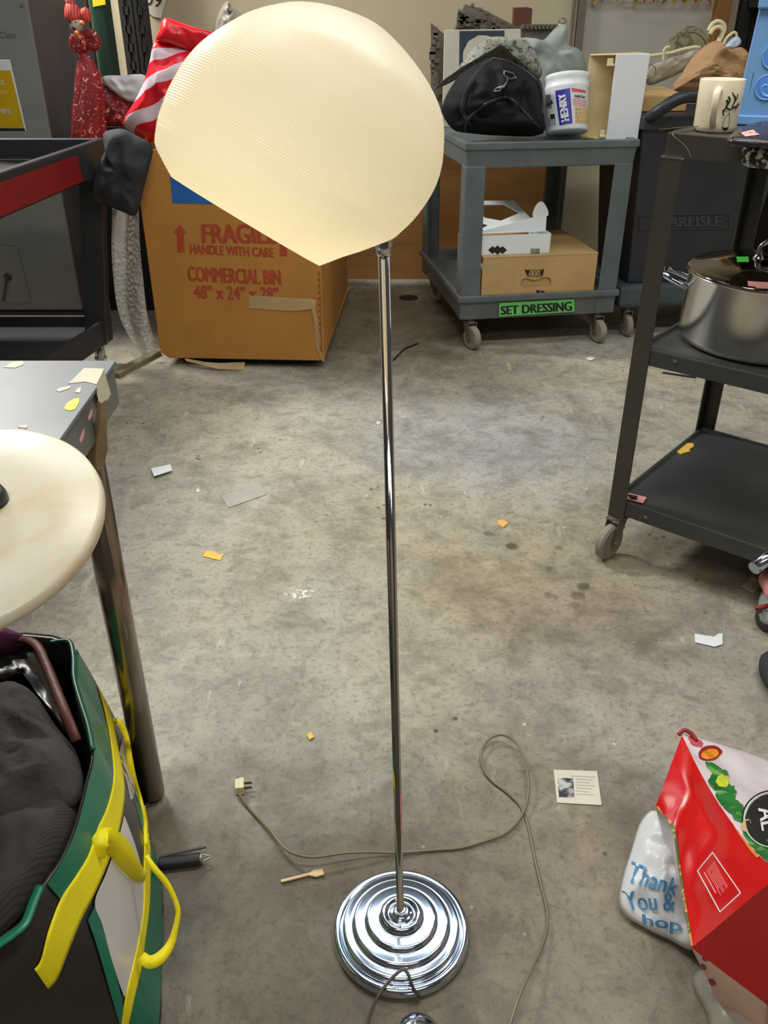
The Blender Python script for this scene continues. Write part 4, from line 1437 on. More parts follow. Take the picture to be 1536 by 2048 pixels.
# second maroon cloth behind and folded white cloth
out = [W(u, v, 4.25) for u, v in ((196, 170), (232, 165), (262, 190), (268, 230), (262, 275), (200, 280), (192, 230))]
for p in out:
    p.z = max(p.z, 0.87)
thing('maroon_cloth', MB().pillow(out, (0, -1, 0), 0.05, 0.05, 0.015, 12, seed=3), M['bandhani'], 'dark maroon cloth heap on the black cabinet right of the doll', 'cloth', smooth=True)
wc2 = empty('white_cloth', W(250, 175, 4.1), 'folded white cloth sticking out beside the striped bag', 'cloth')
out = [W(u, v, 4.2) for u, v in ((204, 156), (215, 151), (245, 151), (292, 152), (292, 200), (262, 204), (236, 190), (212, 170))]
obj('fold', MB().pillow(out, (0, -1, 0.3), 0.035, 0.04, 0.012, 14, seed=6), M['white_paper'], wc2, smooth=True)
out = [W(u, v, 4.05) for u, v in ((202, 157), (214, 152), (228, 154), (222, 166), (208, 166))]
obj('inner_shadow', MB().pillow(out, (0, -1, 0.3), 0.012, 0.012, 0.003, 14, sm=2), M['black_cotton'], wc2, smooth=True, label='dark lining at its open end') if False else None

tg = PLN((0, 5.002, 0), (0, 1, 0))
tgo = empty('wall_tag', tg(312, 30), 'white paper tag with handwritten numerals pinned on the wall', 'tag')
obj('paper', MB().prism([tg(284, -40), tg(345, -40), tg(322, 37), tg(306, 33), tg(288, 18)], (0, -0.004, 0)), M['offwhite'], tgo)
lettering('09', quadmap(tg(290, 8), tg(322, 17), tg(292, -18), tg(326, -12), (0, -0.006, 0)), M['ink'], tgo, 0.0)
hk = W(457, 16, 4.96)
hb = empty('hanging_bag', hk, 'clear plastic bag hanging from a wall hook above the lamp shade', 'bag')
out = [W(u, v, 4.93) for u, v in ((446, 10), (455, 2), (462, 10), (474, 20), (488, 40), (492, 75), (470, 95), (440, 90), (430, 65), (434, 35))]
obj('film', MB().pillow(out, (0, -1, 0), 0.03, 0.03, 0.015, 16, seed=7), M['bag_film'], hb, smooth=True)
obj('hook', MB().tube(spline([W(457, 10, 5.0), W(457, 10, 4.9), W(456, 20, 4.885), W(459, 26, 4.89), W(463, 20, 4.89)], 4), 0.006, 8), M['zinc'], hb, smooth=True)

# ------------------------------------------------------------------ left dark cart
LT = 0.895
lq = W(206, 276, 3.55)
lx, ly = lq.x, 3.56
lc = empty('tool_cart', (lx - 0.4, ly - 0.6, 0), 'black metal tool cart with red side stripe at the left edge', 'cart')
LWd, LL = 0.85, 1.25
SHR = 0.085
mb = MB()


def loopz(d, z):
    return [V((lx - LWd + d - SHR * LL, ly - LL + d, z)), V((lx - d - SHR * LL, ly - LL + d, z)), V((lx - d, ly - d, z)), V((lx - LWd + d, ly - d, z))]


mb.loft([loopz(0.004, LT - 0.125), loopz(0.0, LT - 0.01), loopz(0, LT), loopz(0.028, LT), loopz(0.034, LT - 0.07)], True, True)
obj('tray', mb, M['black_plastic'], lc, bevel=0.005)
sp_ = PLN((lx + 0.003, 0, 0), (1, 0, 0))
obj('side_stripe', MB().prism([(lx + 0.001 - SHR * 0.28, ly - 0.28, LT - 0.025), (lx + 0.001 - SHR * 0.26, ly - 0.26, LT - 0.115), (lx + 0.001 - SHR * (LL - 0.02), ly - LL + 0.02, LT - 0.115), (lx + 0.001 - SHR * (LL - 0.02), ly - LL + 0.02, LT - 0.025)], (0.0025, 0, 0)), M['red_paint'], lc, label='red painted side stripe')
obj('tray_divider', MB().box((lx - 0.58, ly - 0.02, LT + 0.001), (0.012, 0.04, 0.012)), M['black_plastic'], lc)
# legs lean outwards a little
fx = lx - 0.14
for xx, yy in ((fx, ly - 0.05), (fx - 0.30, ly - LL + 0.05), (lx - LWd + 0.05, ly - 0.05), (lx - LWd + 0.05, ly - LL + 0.05)):
    tx = lx - 0.05 if xx == fx else (xx + 0.09 if xx == fx - 0.30 else xx)
    mb = MB().loft([[V((xx + a, yy + b, 0.10)) for a, b in ((-.045, -.03), (.045, -.03), (.045, .03), (-.045, .03))], [V((tx + a, yy + b, LT - 0.12)) for a, b in ((-.045, -.03), (.045, -.03), (.045, .03), (-.045, .03))]])
    obj('leg', mb, M['black_plastic'], lc, bevel=0.004)
    caster(lc, (xx, yy, 0), 0.042, 0.026, -1.2)
mb = MB()
sx1 = fx + 0.06
lo4 = lambda d, z: [V((lx - LWd + d, ly - LL + d, z)), V((sx1 - d - 0.24, ly - LL + d, z)), V((sx1 - d, ly - d, z)), V((lx - LWd + d, ly - d, z))]
mb.loft([lo4(0.006, 0.10), lo4(0, 0.205), lo4(0.016, 0.205), lo4(0.02, 0.16)], True, True)
obj('lower_shelf', mb, M['black_plastic'], lc, bevel=0.004)
mb = MB().prism([W(-30, 318, 3.1), W(42, 318, 3.1), W(36, 340, 3.0), W(-30, 346, 3.0)], (0, 0, 0.004))
for i, p in enumerate(mb.v):
    p.z = LT - 0.066 + (0.004 if i >= 4 else 0)
thing('grey_sheet', mb, M['board'], 'pale grey sheet lying in the tray of the tool cart', 'sheet')

# yellow sign standing on the cart's back rim
SY = ly - 0.030
sg = PLN((0, SY, LT), (0, 1, 0.12))
sgo = empty('counter_sign', sg(20, 262), 'white and yellow sign card standing in the dark cart tray', 'sign')
q = [sg(-70, 262), sg(52, 262), sg(19, 120), sg(-70, 118)]
obj('card', MB().prism(q, (0, 0.004, 0.0)), M['white_paper'], sgo)
so = V((0, -0.0015, 0))
mb = MB()
decal(mb, [sg(-70, 255), sg(49, 256), sg(21, 141), sg(-70, 140)], so)
yo = obj('print', mb, mat('mustard_print', cv(214, 172, 8), 0.5), sgo, label='mustard yellow panel')
so2 = so * 2.2
lettering('RS', quadmap(sg(-6, 170), sg(9, 170), sg(-6, 159), sg(8, 160), so2), M['white'], sgo)
lettering('sin', quadmap(sg(-2, 187.5), sg(14, 187.5), sg(-2, 180), sg(13, 180), so2), mat('pale_yellow_print', cv(232, 206, 120), 0.5), sgo)
lettering('MES', quadmap(sg(-4, 227), sg(23, 228), sg(-4, 217), sg(21, 217), so2), M['white'], sgo)
mb = MB()
decal(mb, [sg(-70, 262), sg(51, 262), sg(49.5, 257), sg(-70, 256)], so)
obj('footer', mb, M['ink'], sgo)

# ------------------------------------------------------------------ black trolley on the right
ta = math.radians(-40)
tf, ts = V((math.cos(ta), math.sin(ta), 0)), V((-math.sin(ta), math.cos(ta), 0))
t0 = G(1222, 1012, 0.155)
t0.z = 0
TW, TD = 0.95, 0.60
tp = lambda a, b, z: t0 + tf * a + ts * b + gz * z
tr = empty('trolley', t0, 'black metal three-shelf trolley with steel pot on the right', 'cart')
obj_legs = []
for a, b, sa, sb in ((0, 0, -1, 1), (TW, 0, 1, 1), (TW, TD, 1, -1), (0, TD, -1, -1)):
    mb = MB()
    q = tp(a, b, 0)
    L = [(0, 0), (0.0, sb * 0.042), (-sa * 0.004, sb * 0.042), (-sa * 0.004, sb * 0.004), (-sa * 0.045, sb * 0.004), (-sa * 0.045, 0)]
    pts = [(sa * 0.004 + x, -sb * 0.004 + y) for x, y in L]
    lo = [tp(a + x, b + y, 0.128) for x, y in pts]
    hi = [tp(a + x, b + y, 1.03) for x, y in pts]
    mb.loft([lo, hi])
    cap = [tp(a + x, b + y, 1.03) for x, y in ((sa * 0.004, -sb * 0.004), (-sa * 0.041, -sb * 0.004), (-sa * 0.041, sb * 0.038), (sa * 0.004, sb * 0.038))]
    obj('leg', mb, M['black_metal'], tr)
    if b == 0 and a == 0:
        mb2 = MB().prism(cap, gz * 0.003)
    caster(tr, tp(a - sa * 0.016, b + sb * 0.016, 0), 0.052, 0.026, math.radians(222) if a == 0 else math.radians(170), stem_h=0.02)


def shelf(z, h, edge=0.008, ext=0.0, pt=0.0):
    mb = MB()
    lp = lambda d, zz_: [tp(-ext + d, -ext + d, zz_), tp(TW + ext - d, -ext + d, zz_), tp(TW + ext - d, TD + ext - d, zz_), tp(-ext + d, TD + ext - d, zz_)]
    mb.loft([lp(0.004, z - h), lp(0.0, z - h), lp(0, z + 0.004), lp(edge, z + 0.004), lp(edge + 0.004, z - 0.004)], True, True)
    return mb


obj('top_shelf', shelf(1.078, 0.045, 0.010, 0.0), M['black_metal'], tr, bevel=0.003)
obj('middle_shelf', shelf(0.598, 0.036), M['black_shelf'], tr, bevel=0.002)
obj('bottom_shelf', shelf(0.178, 0.040), M['black_shelf'], tr, bevel=0.002)
fpn = PLN(tp(0, -0.001, 0), ts)
mb = MB()
for u, v in ((1351, 721), (1292, 1034)):
    obj('bolt', MB().lathe([(0.005, 0), (0.005, 0.002), (0.001, 0.003)], fpn(u, v), -ts, 12), M['zinc'], tr)
obj('bolt', MB().lathe([(0.007, 0), (0.007, 0.004), (0.001, 0.006)], tp(-0.006, 0.018, 0.555), -tf, 12), M['black_metal'], tr)
obj('leg_cap', MB().prism([tp(x, y, 1.031) for x, y in ((-0.005, -0.005), (0.042, -0.005), (0.042, 0.012), (-0.005, 0.012))], gz * 0.004), M['steel'], tr, label='bright bare metal leg top')

# mug on the top shelf
mz = 1.0745
mc = G(1428, 262, mz)
mr = (W(1478, 240, mc.y) - W(1392, 240, mc.y)).length / 2 * 0.98
mh = 0.104 * (mr / 0.046)
mug = empty('mug', mc, 'cream ceramic mug with black branch drawing on the trolley top', 'mug')
mh = W(1428, 163, mc.y).z - mz + 0.006
prof = [(mr * 0.86, 0), (mr * 0.95, 0.003), (mr * 0.985, 0.012), (mr * 1.0, mh * 0.5), (mr * 1.02, mh * 0.985), (mr * 1.0, mh), (mr * 0.955, mh * 0.985), (mr * 0.93, mh * 0.5), (mr * 0.9, 0.014), (0.001, 0.010)]
mo = obj('cup', MB().lathe(prof, mc, n=64), M['mug'], mug, smooth=True)
hd = (W(1400, 220, mc.y) - W(1428, 220, mc.y))
hdir = V((-0.42, -0.9, 0)).normalized()
hp = lambda r, z: mc + hdir * r + gz * z
mb = MB().tube(spline([hp(mr * 0.96, mh * 0.80), hp(mr * 1.3, mh * 0.83), hp(mr * 1.62, mh * 0.76), hp(mr * 1.72, mh * 0.55), hp(mr * 1.55, mh * 0.32), hp(mr * 1.25, mh * 0.20), hp(mr * 0.96, mh * 0.17)], 6), 0.0078, 12, flat=0.75)
obj('handle', mb, M['mug'], mug, smooth=True)
mbv = bvh_of(mo)


def sline(pts, r, mb, bv=mbv, off=0.0006, n=4):
    q = [on_surface(bv, p.x, p.y, off) for p in spline([V((u, v, 0)) for u, v in pts], n)]
    q = [p for p in q if p is not None]
    if len(q) > 2:
        mb.tube(q, r, 5)


mb = MB()
sline(((1446, 225), (1452, 216), (1460, 219), (1468, 214), (1474, 214)), 0.0016, mb)
sline(((1452, 216), (1456, 206), (1453, 200)), 0.0022, mb)
sline(((1456, 207), (1460, 200), (1457, 193)), 0.0018, mb)
sline(((1464, 215), (1468, 205), (1471, 196), (1467, 190)), 0.0016, mb)
sline(((1468, 205), (1473, 198), (1476, 188)), 0.0014, mb)
sline(((1471, 196), (1465, 184)), 0.0009, mb)
sline(((1446, 225), (1448, 231)), 0.0012, mb)
sline(((1449, 222), (1445, 220)), 0.0014, mb)
sline(((1470, 216), (1477, 208)), 0.003, mb)
sline(((1459, 226), (1450, 236), (1444, 254)), 0.0005, mb)
sline(((1459, 226), (1459, 242), (1457, 254)), 0.0005, mb)
for k in range(5):
    sline(((1444 + k * 0.6, 254 + k * 1.3), (1450, 256 + k * 1.3), (1457 - k * 0.6, 254 + k * 1.3)), 0.0007, mb)
obj('drawing', mb, M['ink'], mug, smooth=True)

# light blue crate with scroll cut-outs
crt = empty('plastic_crate', G(1500, 262, mz), 'light blue plastic crate with scroll cut-outs behind the mug', 'crate')
cc0 = G(1468, 250, mz)
cdir = V((0.94, -0.34, 0)).normalized()
cn = V((-cdir.y, cdir.x, 0))
cpl = PLN(cc0, cn)
CWd, CDp = 0.30, 0.22
cbot, ctop = mz + 0.022, cpl(1500, 18).z
cpp = lambda a, b, z: cc0 + cdir * a + cn * b + gz * (z - mz)
# front panel as vertical strips of square cells, each with a round hole
mb = MB()
cells = []
rows_z = [cbot, cbot + 0.028]
cw = 0.074
hcs = []
a_off = 0.030
nz_ = 3
hz_ = (ctop - rows_z[1]) / nz_
for r in range(nz_):
    za, zb_ = rows_z[1] + r * hz_, rows_z[1] + (r + 1) * hz_
    ea = (lambda z: 0.012 * (z - cbot) / (ctop - cbot))
    mb.prism([cpp(ea(za), 0, za), cpp(0.018 + ea(za), 0, za), cpp(0.018 + ea(zb_), 0, zb_), cpp(ea(zb_), 0, zb_)], cn * 0.004)
    for c in range(3):
        x_ = 0.018 + c * cw
        outer = [cpp(x_ + ea(za), 0, za), cpp(x_ + cw + ea(za), 0, za), cpp(x_ + cw + ea(za), 0, zb_), cpp(x_ + ea(za), 0, zb_)]
        cen = (outer[0] + outer[2]) / 2
        rr = min(hz_, cw) * 0.40
        ring = [cen + cdir * rr * math.cos(t * math.pi / 14) + gz * rr * math.sin(t * math.pi / 14) for t in range(28)]
        pw = plate_with_hole(outer, ring, 0.004, cn)
        mb.add(pw.v, pw.f)
        hcs.append((cen, rr))
mb.prism([cpp(0, 0, cbot), cpp(CWd, 0, cbot), cpp(CWd, 0, rows_z[1]), cpp(0, 0, rows_z[1])], cn * 0.004)
mb.prism([cpp(0, 0.004, cbot), cpp(0, CDp, cbot), cpp(0.01, CDp, ctop), cpp(0.01, 0.004, ctop)], cdir * 0.004)
mb.prism([cpp(0, CDp, cbot), cpp(CWd, CDp, cbot), cpp(CWd, CDp, ctop), cpp(0.01, CDp, ctop)], cn * 0.004)
obj('body', mb, M['blue_crate'], crt, merge=False)
mb = MB().obox(cpp(-0.004, -0.006, mz + 0.001), cdir * CWd, cn * CDp, gz * 0.021)
obj('foot', mb, M['blue_crate'], crt, bevel=0.003)
mb = MB().obox(cpp(0.004, -0.010, ctop), cdir * CWd, cn * 0.03, gz * 0.05)
obj('rim', mb, M['blue_crate'], crt, bevel=0.004)
for cen, rr in hcs:
    mb = MB()
    cir = [cen + (cdir * math.cos(t * math.pi / 16) + gz * math.sin(t * math.pi / 16)) * (rr * 1.02) - cn * 0.001 for t in range(32)]
    mb.tube(cir, 0.0022, 6, True)
    arcp = []
    for t in range(15):
        an_ = -0.4 - t * 0.30
        rad_ = rr * (0.98 - 0.062 * t)
        arcp.append(cen + cn * 0.004 + (cdir * math.cos(an_) + gz * math.sin(an_)) * rad_)
    mb.tube(arcp, [0.0045 - 0.0001 * t for t in range(15)], 8)
    obj('scroll', mb, M['blue_crate'], crt, smooth=True)

# dark pouch with pink tag, sequin pouch hanging at the edge
pq = G(1505, 272, mz)
pch = empty('black_pouch', pq, 'dark glossy pouch with pink tag in front of the blue crate', 'pouch')
out = [G(u, v, mz + 0.018) for u, v in ((1452, 283), (1468, 266), (1495, 256), (1540, 250), (1570, 262), (1570, 292), (1520, 290), (1480, 288))]
po_ = obj('body', MB().pillow(out, (0, -0.3, 1), 0.018, 0.014, 0.004, 30, seed=2), mat('glossy_dark_plastic', cv(52, 44, 48), 0.2, 0, 0.2, 20), pch, smooth=True)
pbv = bvh_of(po_)
mb = MB()
surf_poly(mb, pbv, (1491, 273), (1519, 269), (1481, 265), (1506, 259), 6, 4, 0.003)
obj('tag', mb, M['pink_tag'], pch, label='pale pink tag')
sqo = [fpn(u, v) - ts * 0.016 for u, v in ((1494, 290), (1540, 293), (1580, 298), (1580, 338), (1540, 336), (1493, 330), (1492, 310))]
thing('sequin_pouch', MB().pillow(sqo, -ts, 0.012, 0.012, 0.003, 30, seed=2), M['sparkle'], 'silver and black sequin pouch hanging on the trolley front edge', 'pouch', smooth=True)
thing('loose_thread', MB().tube(spline([tp(-0.02, 0.0, 1.086), tp(0.03, 0.09, 1.089), tp(0.02, -0.022, 1.085), tp(0.055, -0.024, 1.06), tp(0.07, -0.024, 1.04)], 6), 0.0008, 5), M['cord'], 'thin pale thread hanging over the trolley top corner', 'thread')

# steel pot with lid
pz = 0.5945
pl, pr_ = G(1362, 690, pz), None
pc = G(1524, 683, pz)
PR = 0.203
pot = empty('stock_pot', pc, 'stainless steel pot with lid on the trolley middle shelf', 'pot')
PH = 0.172
prof = [(PR * 0.9, 0), (PR * 0.97, 0.006), (PR, 0.02), (PR, PH - 0.006), (PR * 1.02, PH - 0.003), (PR * 1.02, PH), (PR * 0.98, PH), (PR * 0.97, PH - 0.02), (PR * 0.96, 0.02), (0.001, 0.012)]
obj('body', MB().lathe(prof, pc, n=72), M['steel'], pot, smooth=True)
lc_ = pc + gz * (PH + 0.001)
prof = [(PR * 1.025, 0), (PR * 1.035, 0.003), (PR * 1.0, 0.007), (PR * 0.9, 0.008), (PR * 0.86, 0.011), (PR * 0.6, 0.021), (PR * 0.3, 0.027), (0.001, 0.029)]
lid = obj('lid', MB().lathe(prof, lc_, n=72), mat('dark_mirror_steel', cv(150, 142, 132), 0.08, 1.0, 0.05, 3), pot, smooth=True)
lt = lc_ + gz * 0.026
hdv = V((0.9, -0.35, 0)).normalized()
pth = spline([lt - hdv * 0.05, lt - hdv * 0.048 + gz * 0.03, lt - hdv * 0.02 + gz * 0.048, lt + hdv * 0.02 + gz * 0.048, lt + hdv * 0.048 + gz * 0.03, lt + hdv * 0.05], 6)
mb = MB().tube(pth, 0.0065, 12)
for s_ in (-1, 1):
    mb.lathe([(0.013, -0.008), (0.014, 0.0), (0.009, 0.008), (0.006, 0.014)], lt + hdv * 0.05 * s_, n=16)
obj('lid_handle', mb, M['chrome'], lid, smooth=True)
for s_ in (-1, 1):
    hv = V((-0.93, 0.36, 0)).normalized() * s_
    hw = V((-hv.y, hv.x, 0))
    c = pc + gz * (PH * 0.80) + hv * PR
    pth = spline([c - hw * 0.042 - hv * 0.008 - gz * 0.01, c - hw * 0.043 + hv * 0.018, c - hw * 0.034 + hv * 0.05 + gz * 0.012, c + hv * 0.056 + gz * 0.016, c + hw * 0.034 + hv * 0.05 + gz * 0.012, c + hw * 0.043 + hv * 0.018, c + hw * 0.042 - hv * 0.008 - gz * 0.01], 6)
    mb = MB().tube(pth, 0.0072, 12)
    obj('side_handle', mb, M['chrome'], pot, smooth=True)
lbv = bvh_of(lid)
mb = MB()
surf_poly(mb, lbv, (1474, 524), (1498, 524), (1473, 513), (1497, 513), 4, 3, 0.001)
obj('sticker', mb, M['green_sticker'], lid, label='bright green sticker')
mb = MB()
surf_poly(mb, lbv, (1497, 576), (1545, 578), (1495, 562), (1545, 565), 6, 3, 0.001)
st_ = obj('sticker', mb, M['pink_tag'], lid, label='pink price sticker')
mb = MB()
surf_poly(mb, lbv, (1508, 567), (1513, 572), (1518, 564), (1522, 570), 2, 2, 0.0016)

# tags lying on the bottom shelf
bz = 0.1745


def litter(name, pts, z, m, label, cat, th=0.0012, curl=0.0, group=None):
    q = [G(u, v, z) for u, v in pts]
    c = sum(q, V()) / len(q)
    mb = MB()
    if curl:
        for p in q:
            p.z += curl * noise.noise(p * 60) + curl * 0.6
    mb.prism(q, (0, 0, th))
    return thing(name, mb, m, label, cat, group)


litter('paper_tag', ((1346, 899), (1356, 894), (1365, 886), (1386, 887), (1388, 893), (1378, 900), (1381, 903), (1366, 907), (1361, 909)), bz + 0.0005, M['yellow_tag'], 'yellow paper tag on the trolley bottom shelf', 'tag')
litter('pink_label', ((1245, 984), (1293, 995), (1286, 1007), (1243, 996)), bz + 0.0042, M['pink_tag'], 'pink label with black print at the trolley bottom shelf corner', 'label')
lm = bpy.data.objects['pink_label']
mb = MB()
decal(mb, [G(u, v, bz + 0.006) for u, v in ((1252, 987), (1275, 992), (1274, 1000), (1262, 999), (1258, 993))], (0, 0, 0))
ORG['pink_label'] = lm.location.copy()
obj('print', mb, M['ink'], lm)

# ------------------------------------------------------------------ dark bin cart at the back right
ka = math.radians(10)
kf, ks = V((math.cos(ka), math.sin(ka), 0)), V((-math.sin(ka), math.cos(ka), 0))
k0 = W(1222, 632, 3.86)
k0 = V((k0.x + 0.03, 3.86, 0))
kp = lambda a, b, z: k0 + kf * a + ks * b + gz * z
KW, KD = 0.66, 0.46
kb_ = empty('waste_bin', k0, 'large dark wheeled plastic bin with raised maker lettering at the back right', 'bin')
mb = MB()
lp = lambda a0, a1, b0, b1, z: [kp(a0, b0, z), kp(a1, b0, z), kp(a1, b1, z), kp(a0, b1, z)]
mb.loft([lp(0.05, KW - 0.05, 0.05, KD - 0.05, 0.24), lp(0.0, KW, 0.0, KD, 0.89), lp(-0.012, KW + 0.012, -0.02, KD + 0.02, 0.892), lp(-0.012, KW + 0.012, -0.02, KD + 0.02, 0.945)], True, True)
obj('body', mb, M['bin_black'], kb_, bevel=0.012)
mb = MB()
mb.loft([lp(0.02, KW - 0.02, 0.02, KD - 0.02, 0.135), lp(0.0, KW, 0.0, KD, 0.15), lp(0.0, KW, 0.0, KD, 0.235), lp(0.03, KW - 0.03, 0.03, KD - 0.03, 0.24)], True, True)
obj('base', mb, M['grey_plastic_dk'], kb_, bevel=0.01)
for a, b in ((0.07, 0.06), (KW - 0.07, 0.06), (KW - 0.07, KD - 0.07), (0.07, KD - 0.07)):
    caster(kb_, kp(a, b, 0), 0.05, 0.028, math.radians(-80))
kfn = PLN(kp(0.05, 0.05, 0.24), (kf.cross(kp(0, 0, 0.89) - kp(0.05, 0.05, 0.24))))
# front wall slopes: use its own plane
nK = (kf).cross(kp(0, 0, 0.89) - kp(0, 0.05, 0.24)).normalized()
kfp = PLN(kp(0, 0, 0.89), nK)
if nK.y > 0:
    nK = -nK
mb = MB()
q = [kfp(1278, 460), kfp(1458, 456), kfp(1458, 427), kfp(1278, 430)]
for i in range(4):
    p, p2 = q[i], q[(i + 1) % 4]
    mb.tube([p + nK * 0.002, p2 + nK * 0.002], 0.0025, 6)
nm_ = obj('name_band', mb, M['bin_black'], kb_)
lettering('CARLISLE', quadmap(kfp(1312, 454), kfp(1444, 452), kfp(1312, 434), kfp(1443, 431), nK * 0.004), mat('moulded_letters', cv(66, 70, 76), 0.4), kb_, 0.02)
mb = MB().tube(spline([kp(0.02, 0.12, 0.90), kp(0.015, 0.02, 0.925), kp(0.03, -0.05, 0.965), kp(0.10, -0.085, 1.015), kp(0.2, -0.09, 1.02), kp(0.46, -0.09, 1.02), kp(0.56, -0.085, 1.015), kp(0.64, -0.05, 0.965), kp(0.65, 0.02, 0.925), kp(0.645, 0.12, 0.90)], 6), 0.024, 14)
obj('handle', mb, M['black_plastic'], kb_, smooth=True)

# contents of the dark bin: kraft bag, hangers, cardboard
kz = 0.946
ky_ = 4.22
kbg = empty('paper_bag', W(1430, 180, ky_), 'crumpled brown paper bag on the dark bin behind the mug', 'bag')
out = [W(u, v, ky_) for u, v in ((1345, 182), (1362, 150), (1382, 118), (1405, 95), (1428, 82), (1445, 92), (1462, 98), (1482, 95), (1500, 115), (1498, 150), (1496, 200), (1420, 200))]
obj('body', MB().pillow(out, (0, -1, 0.3), 0.10, 0.12, 0.022, 9, sm=2, seed=3, pw=0.7), M['kraft'], kbg, smooth=False)


def hanger(pts, r, label, yy):
    mb = MB().tube(spline([W(u, v, yy) for u, v in pts], 6), r, 10)
    return thing('clothes_hanger', mb, M['ivory'], label, 'hanger', 'white plastic hangers on the dark bin', smooth=True)


hanger(((1417, 62), (1425, 48), (1437, 43), (1447, 50), (1448, 62), (1440, 76), (1434, 90), (1430, 110)), 0.010, 'white hanger hook, uppermost above the brown paper bag', 4.28)
hanger(((1420, 68), (1428, 57), (1439, 54), (1446, 62), (1443, 74), (1437, 88), (1432, 108)), 0.009, 'white hanger hook nested under the uppermost one above the paper bag', 4.24)
hanger(((1446, 92), (1452, 78), (1462, 68), (1470, 65), (1473, 72), (1470, 80)), 0.006, 'thin white hanger hook beside the pale blue film above the paper bag', 4.22)
hanger(((1286, 130), (1290, 115), (1305, 111), (1340, 106), (1360, 100), (1390, 94), (1400, 96)), 0.007, 'white hanger bar lying flat left of the paper bag', 4.3)
hanger(((1327, 122), (1327, 104), (1332, 95), (1340, 94)), 0.005, 'small white hanger hook pointing up left of the olive disc', 4.27)
mb = MB().tube(spline([W(u, v, 4.35) for u, v in ((1372, 55), (1380, 78), (1385, 95), (1390, 120))], 5), 0.006, 8)
thing('cane_stick', mb, M['cord'], 'thin tan stick rising from the pile left of the paper bag', 'stick', smooth=True)
mb = MB().tube(spline([W(u, v, 4.36) for u, v in ((1376, 64), (1392, 66), (1405, 75), (1414, 90))], 5), 0.004, 8)
thing('bent_wire', mb, M['cord'], 'pale bent wire arching over the olive disc', 'wire', smooth=True)
out = [W(u, v, 4.22) for u, v in ((1447, 95), (1462, 78), (1474, 72), (1482, 80), (1478, 92), (1460, 98))]
thing('blue_film', MB().pillow(out, (0, -1, 0), 0.02, 0.02, 0.008, 22, seed=1), mat('pale_blue_film', cv(190, 202, 232), 0.3, 0, 0.06, 9), 'scrunched pale blue film on the paper bag top', 'film', smooth=True)
mb = MB().lathe([(0.001, 0), (0.09, 0.002), (0.098, 0.007), (0.09, 0.012), (0.001, 0.014)], W(1375, 100, 4.45), (0.05, -1, 0.25), 40)
thing('olive_disc', mb, M['disc_green'], 'round speckled olive disc standing in the pile on the dark bin', 'disc', smooth=False)
out = [W(u, v, 4.32) for u, v in ((1290, 140), (1320, 125), (1360, 112), (1395, 98), (1400, 110), (1370, 140), (1330, 160), (1295, 170))]
thing('clear_wrap', MB().pillow(out, (0, -1, 0.4), 0.05, 0.05, 0.02, 20, seed=4), M['bag_film'], 'crinkled clear plastic wrap over the pile on the dark bin', 'wrap', smooth=True)
mb = MB().obox(V((W(1288, 188, 4.0).x, 4.0, kz + 0.001)), kf * 0.20, ks * 0.24 + gz * 0.02, gz * 0.06)
thing('carton_flap', mb, M['card_lt'], 'tan cardboard carton on the dark bin right of the white cover', 'box', bevel=0.003)
mb = MB().obox(W(1288, 160, 4.3), kf * 0.24 + gz * 0.05, ks * 0.12, gz * 0.03)
thing('wooden_board', mb, M['wood'], 'pale wooden slat slanting in the pile on the dark bin', 'wood', bevel=0.002)
mb = MB().tube([W(1300 + 12 * math.cos(t * 0.449), 142 + 13 * math.sin(t * 0.449), 4.08 + 0.0) for t in range(14)], 0.0022, 6, True)
thing('wire_ring', mb, M['zinc'], 'thin wire ring beside the white cover', 'ring', smooth=True)

# ------------------------------------------------------------------ work table at the left with the alabaster disc
TZ = 0.84
tc = G(224, 721, TZ)
tb = empty('work_table', (tc.x - 0.4, tc.y - 0.4, 0), 'grey metal work table with taped corner at the left', 'table')
X0, X1, Y0, Y1 = tc.x - 0.9, tc.x + 0.006, tc.y - 0.86, tc.y
mb = MB().prism([(X0, Y0, TZ - 0.006), (X1 + 0.02, Y0, TZ - 0.006), (X1 + 0.0, Y1, TZ - 0.006), (X0, Y1, TZ - 0.006)], (0, 0, 0.006))
obj('tabletop', mb, M['table_top'], tb, bevel=0.001)
mb = MB()
AZ = TZ - 0.0065
mb.prism([(X1 - 0.004, Y1 - 0.004, AZ), (X1 + 0.016, Y0 + 0.004, AZ), (X1 + 0.016, Y0 + 0.004, AZ - 0.062), (X1 - 0.004, Y1 - 0.004, AZ - 0.062)], (-0.003, 0, 0))
mb.box(((X0 + X1) / 2, Y1 - 0.006, AZ - 0.031), (X1 - X0 - 0.01, 0.003, 0.062))
mb.box(((X0 + X1) / 2, Y0 + 0.006, AZ - 0.031), (X1 - X0 - 0.01, 0.003, 0.062))
mb.box((X0 + 0.006, (Y0 + Y1) / 2, AZ - 0.031), (0.003, Y1 - Y0 - 0.01, 0.062))
obj('apron', mb, M['table_metal'], tb)
lf = G(306, 1594)
LRAD = 0.0235
for k, (xx, yy) in enumerate(((lf.x, lf.y), (X0 + 0.06, lf.y), (X0 + 0.06, Y0 + 0.1), (X1 - 0.06, Y0 + 0.085))):
    mb = MB().tube([(xx, yy, 0.012), (xx, yy, AZ - 0.001)], LRAD, 32)
    lg = obj('leg', mb, M['tube_leg'], tb, smooth=False)
    for p in lg.data.polygons:
        p.use_smooth = len(p.vertices) == 4
    obj('foot', MB().lathe([(LRAD * 0.7, 0), (LRAD * 0.85, 0.012)], (xx, yy, 0), n=24), M['black_plastic'], lg)
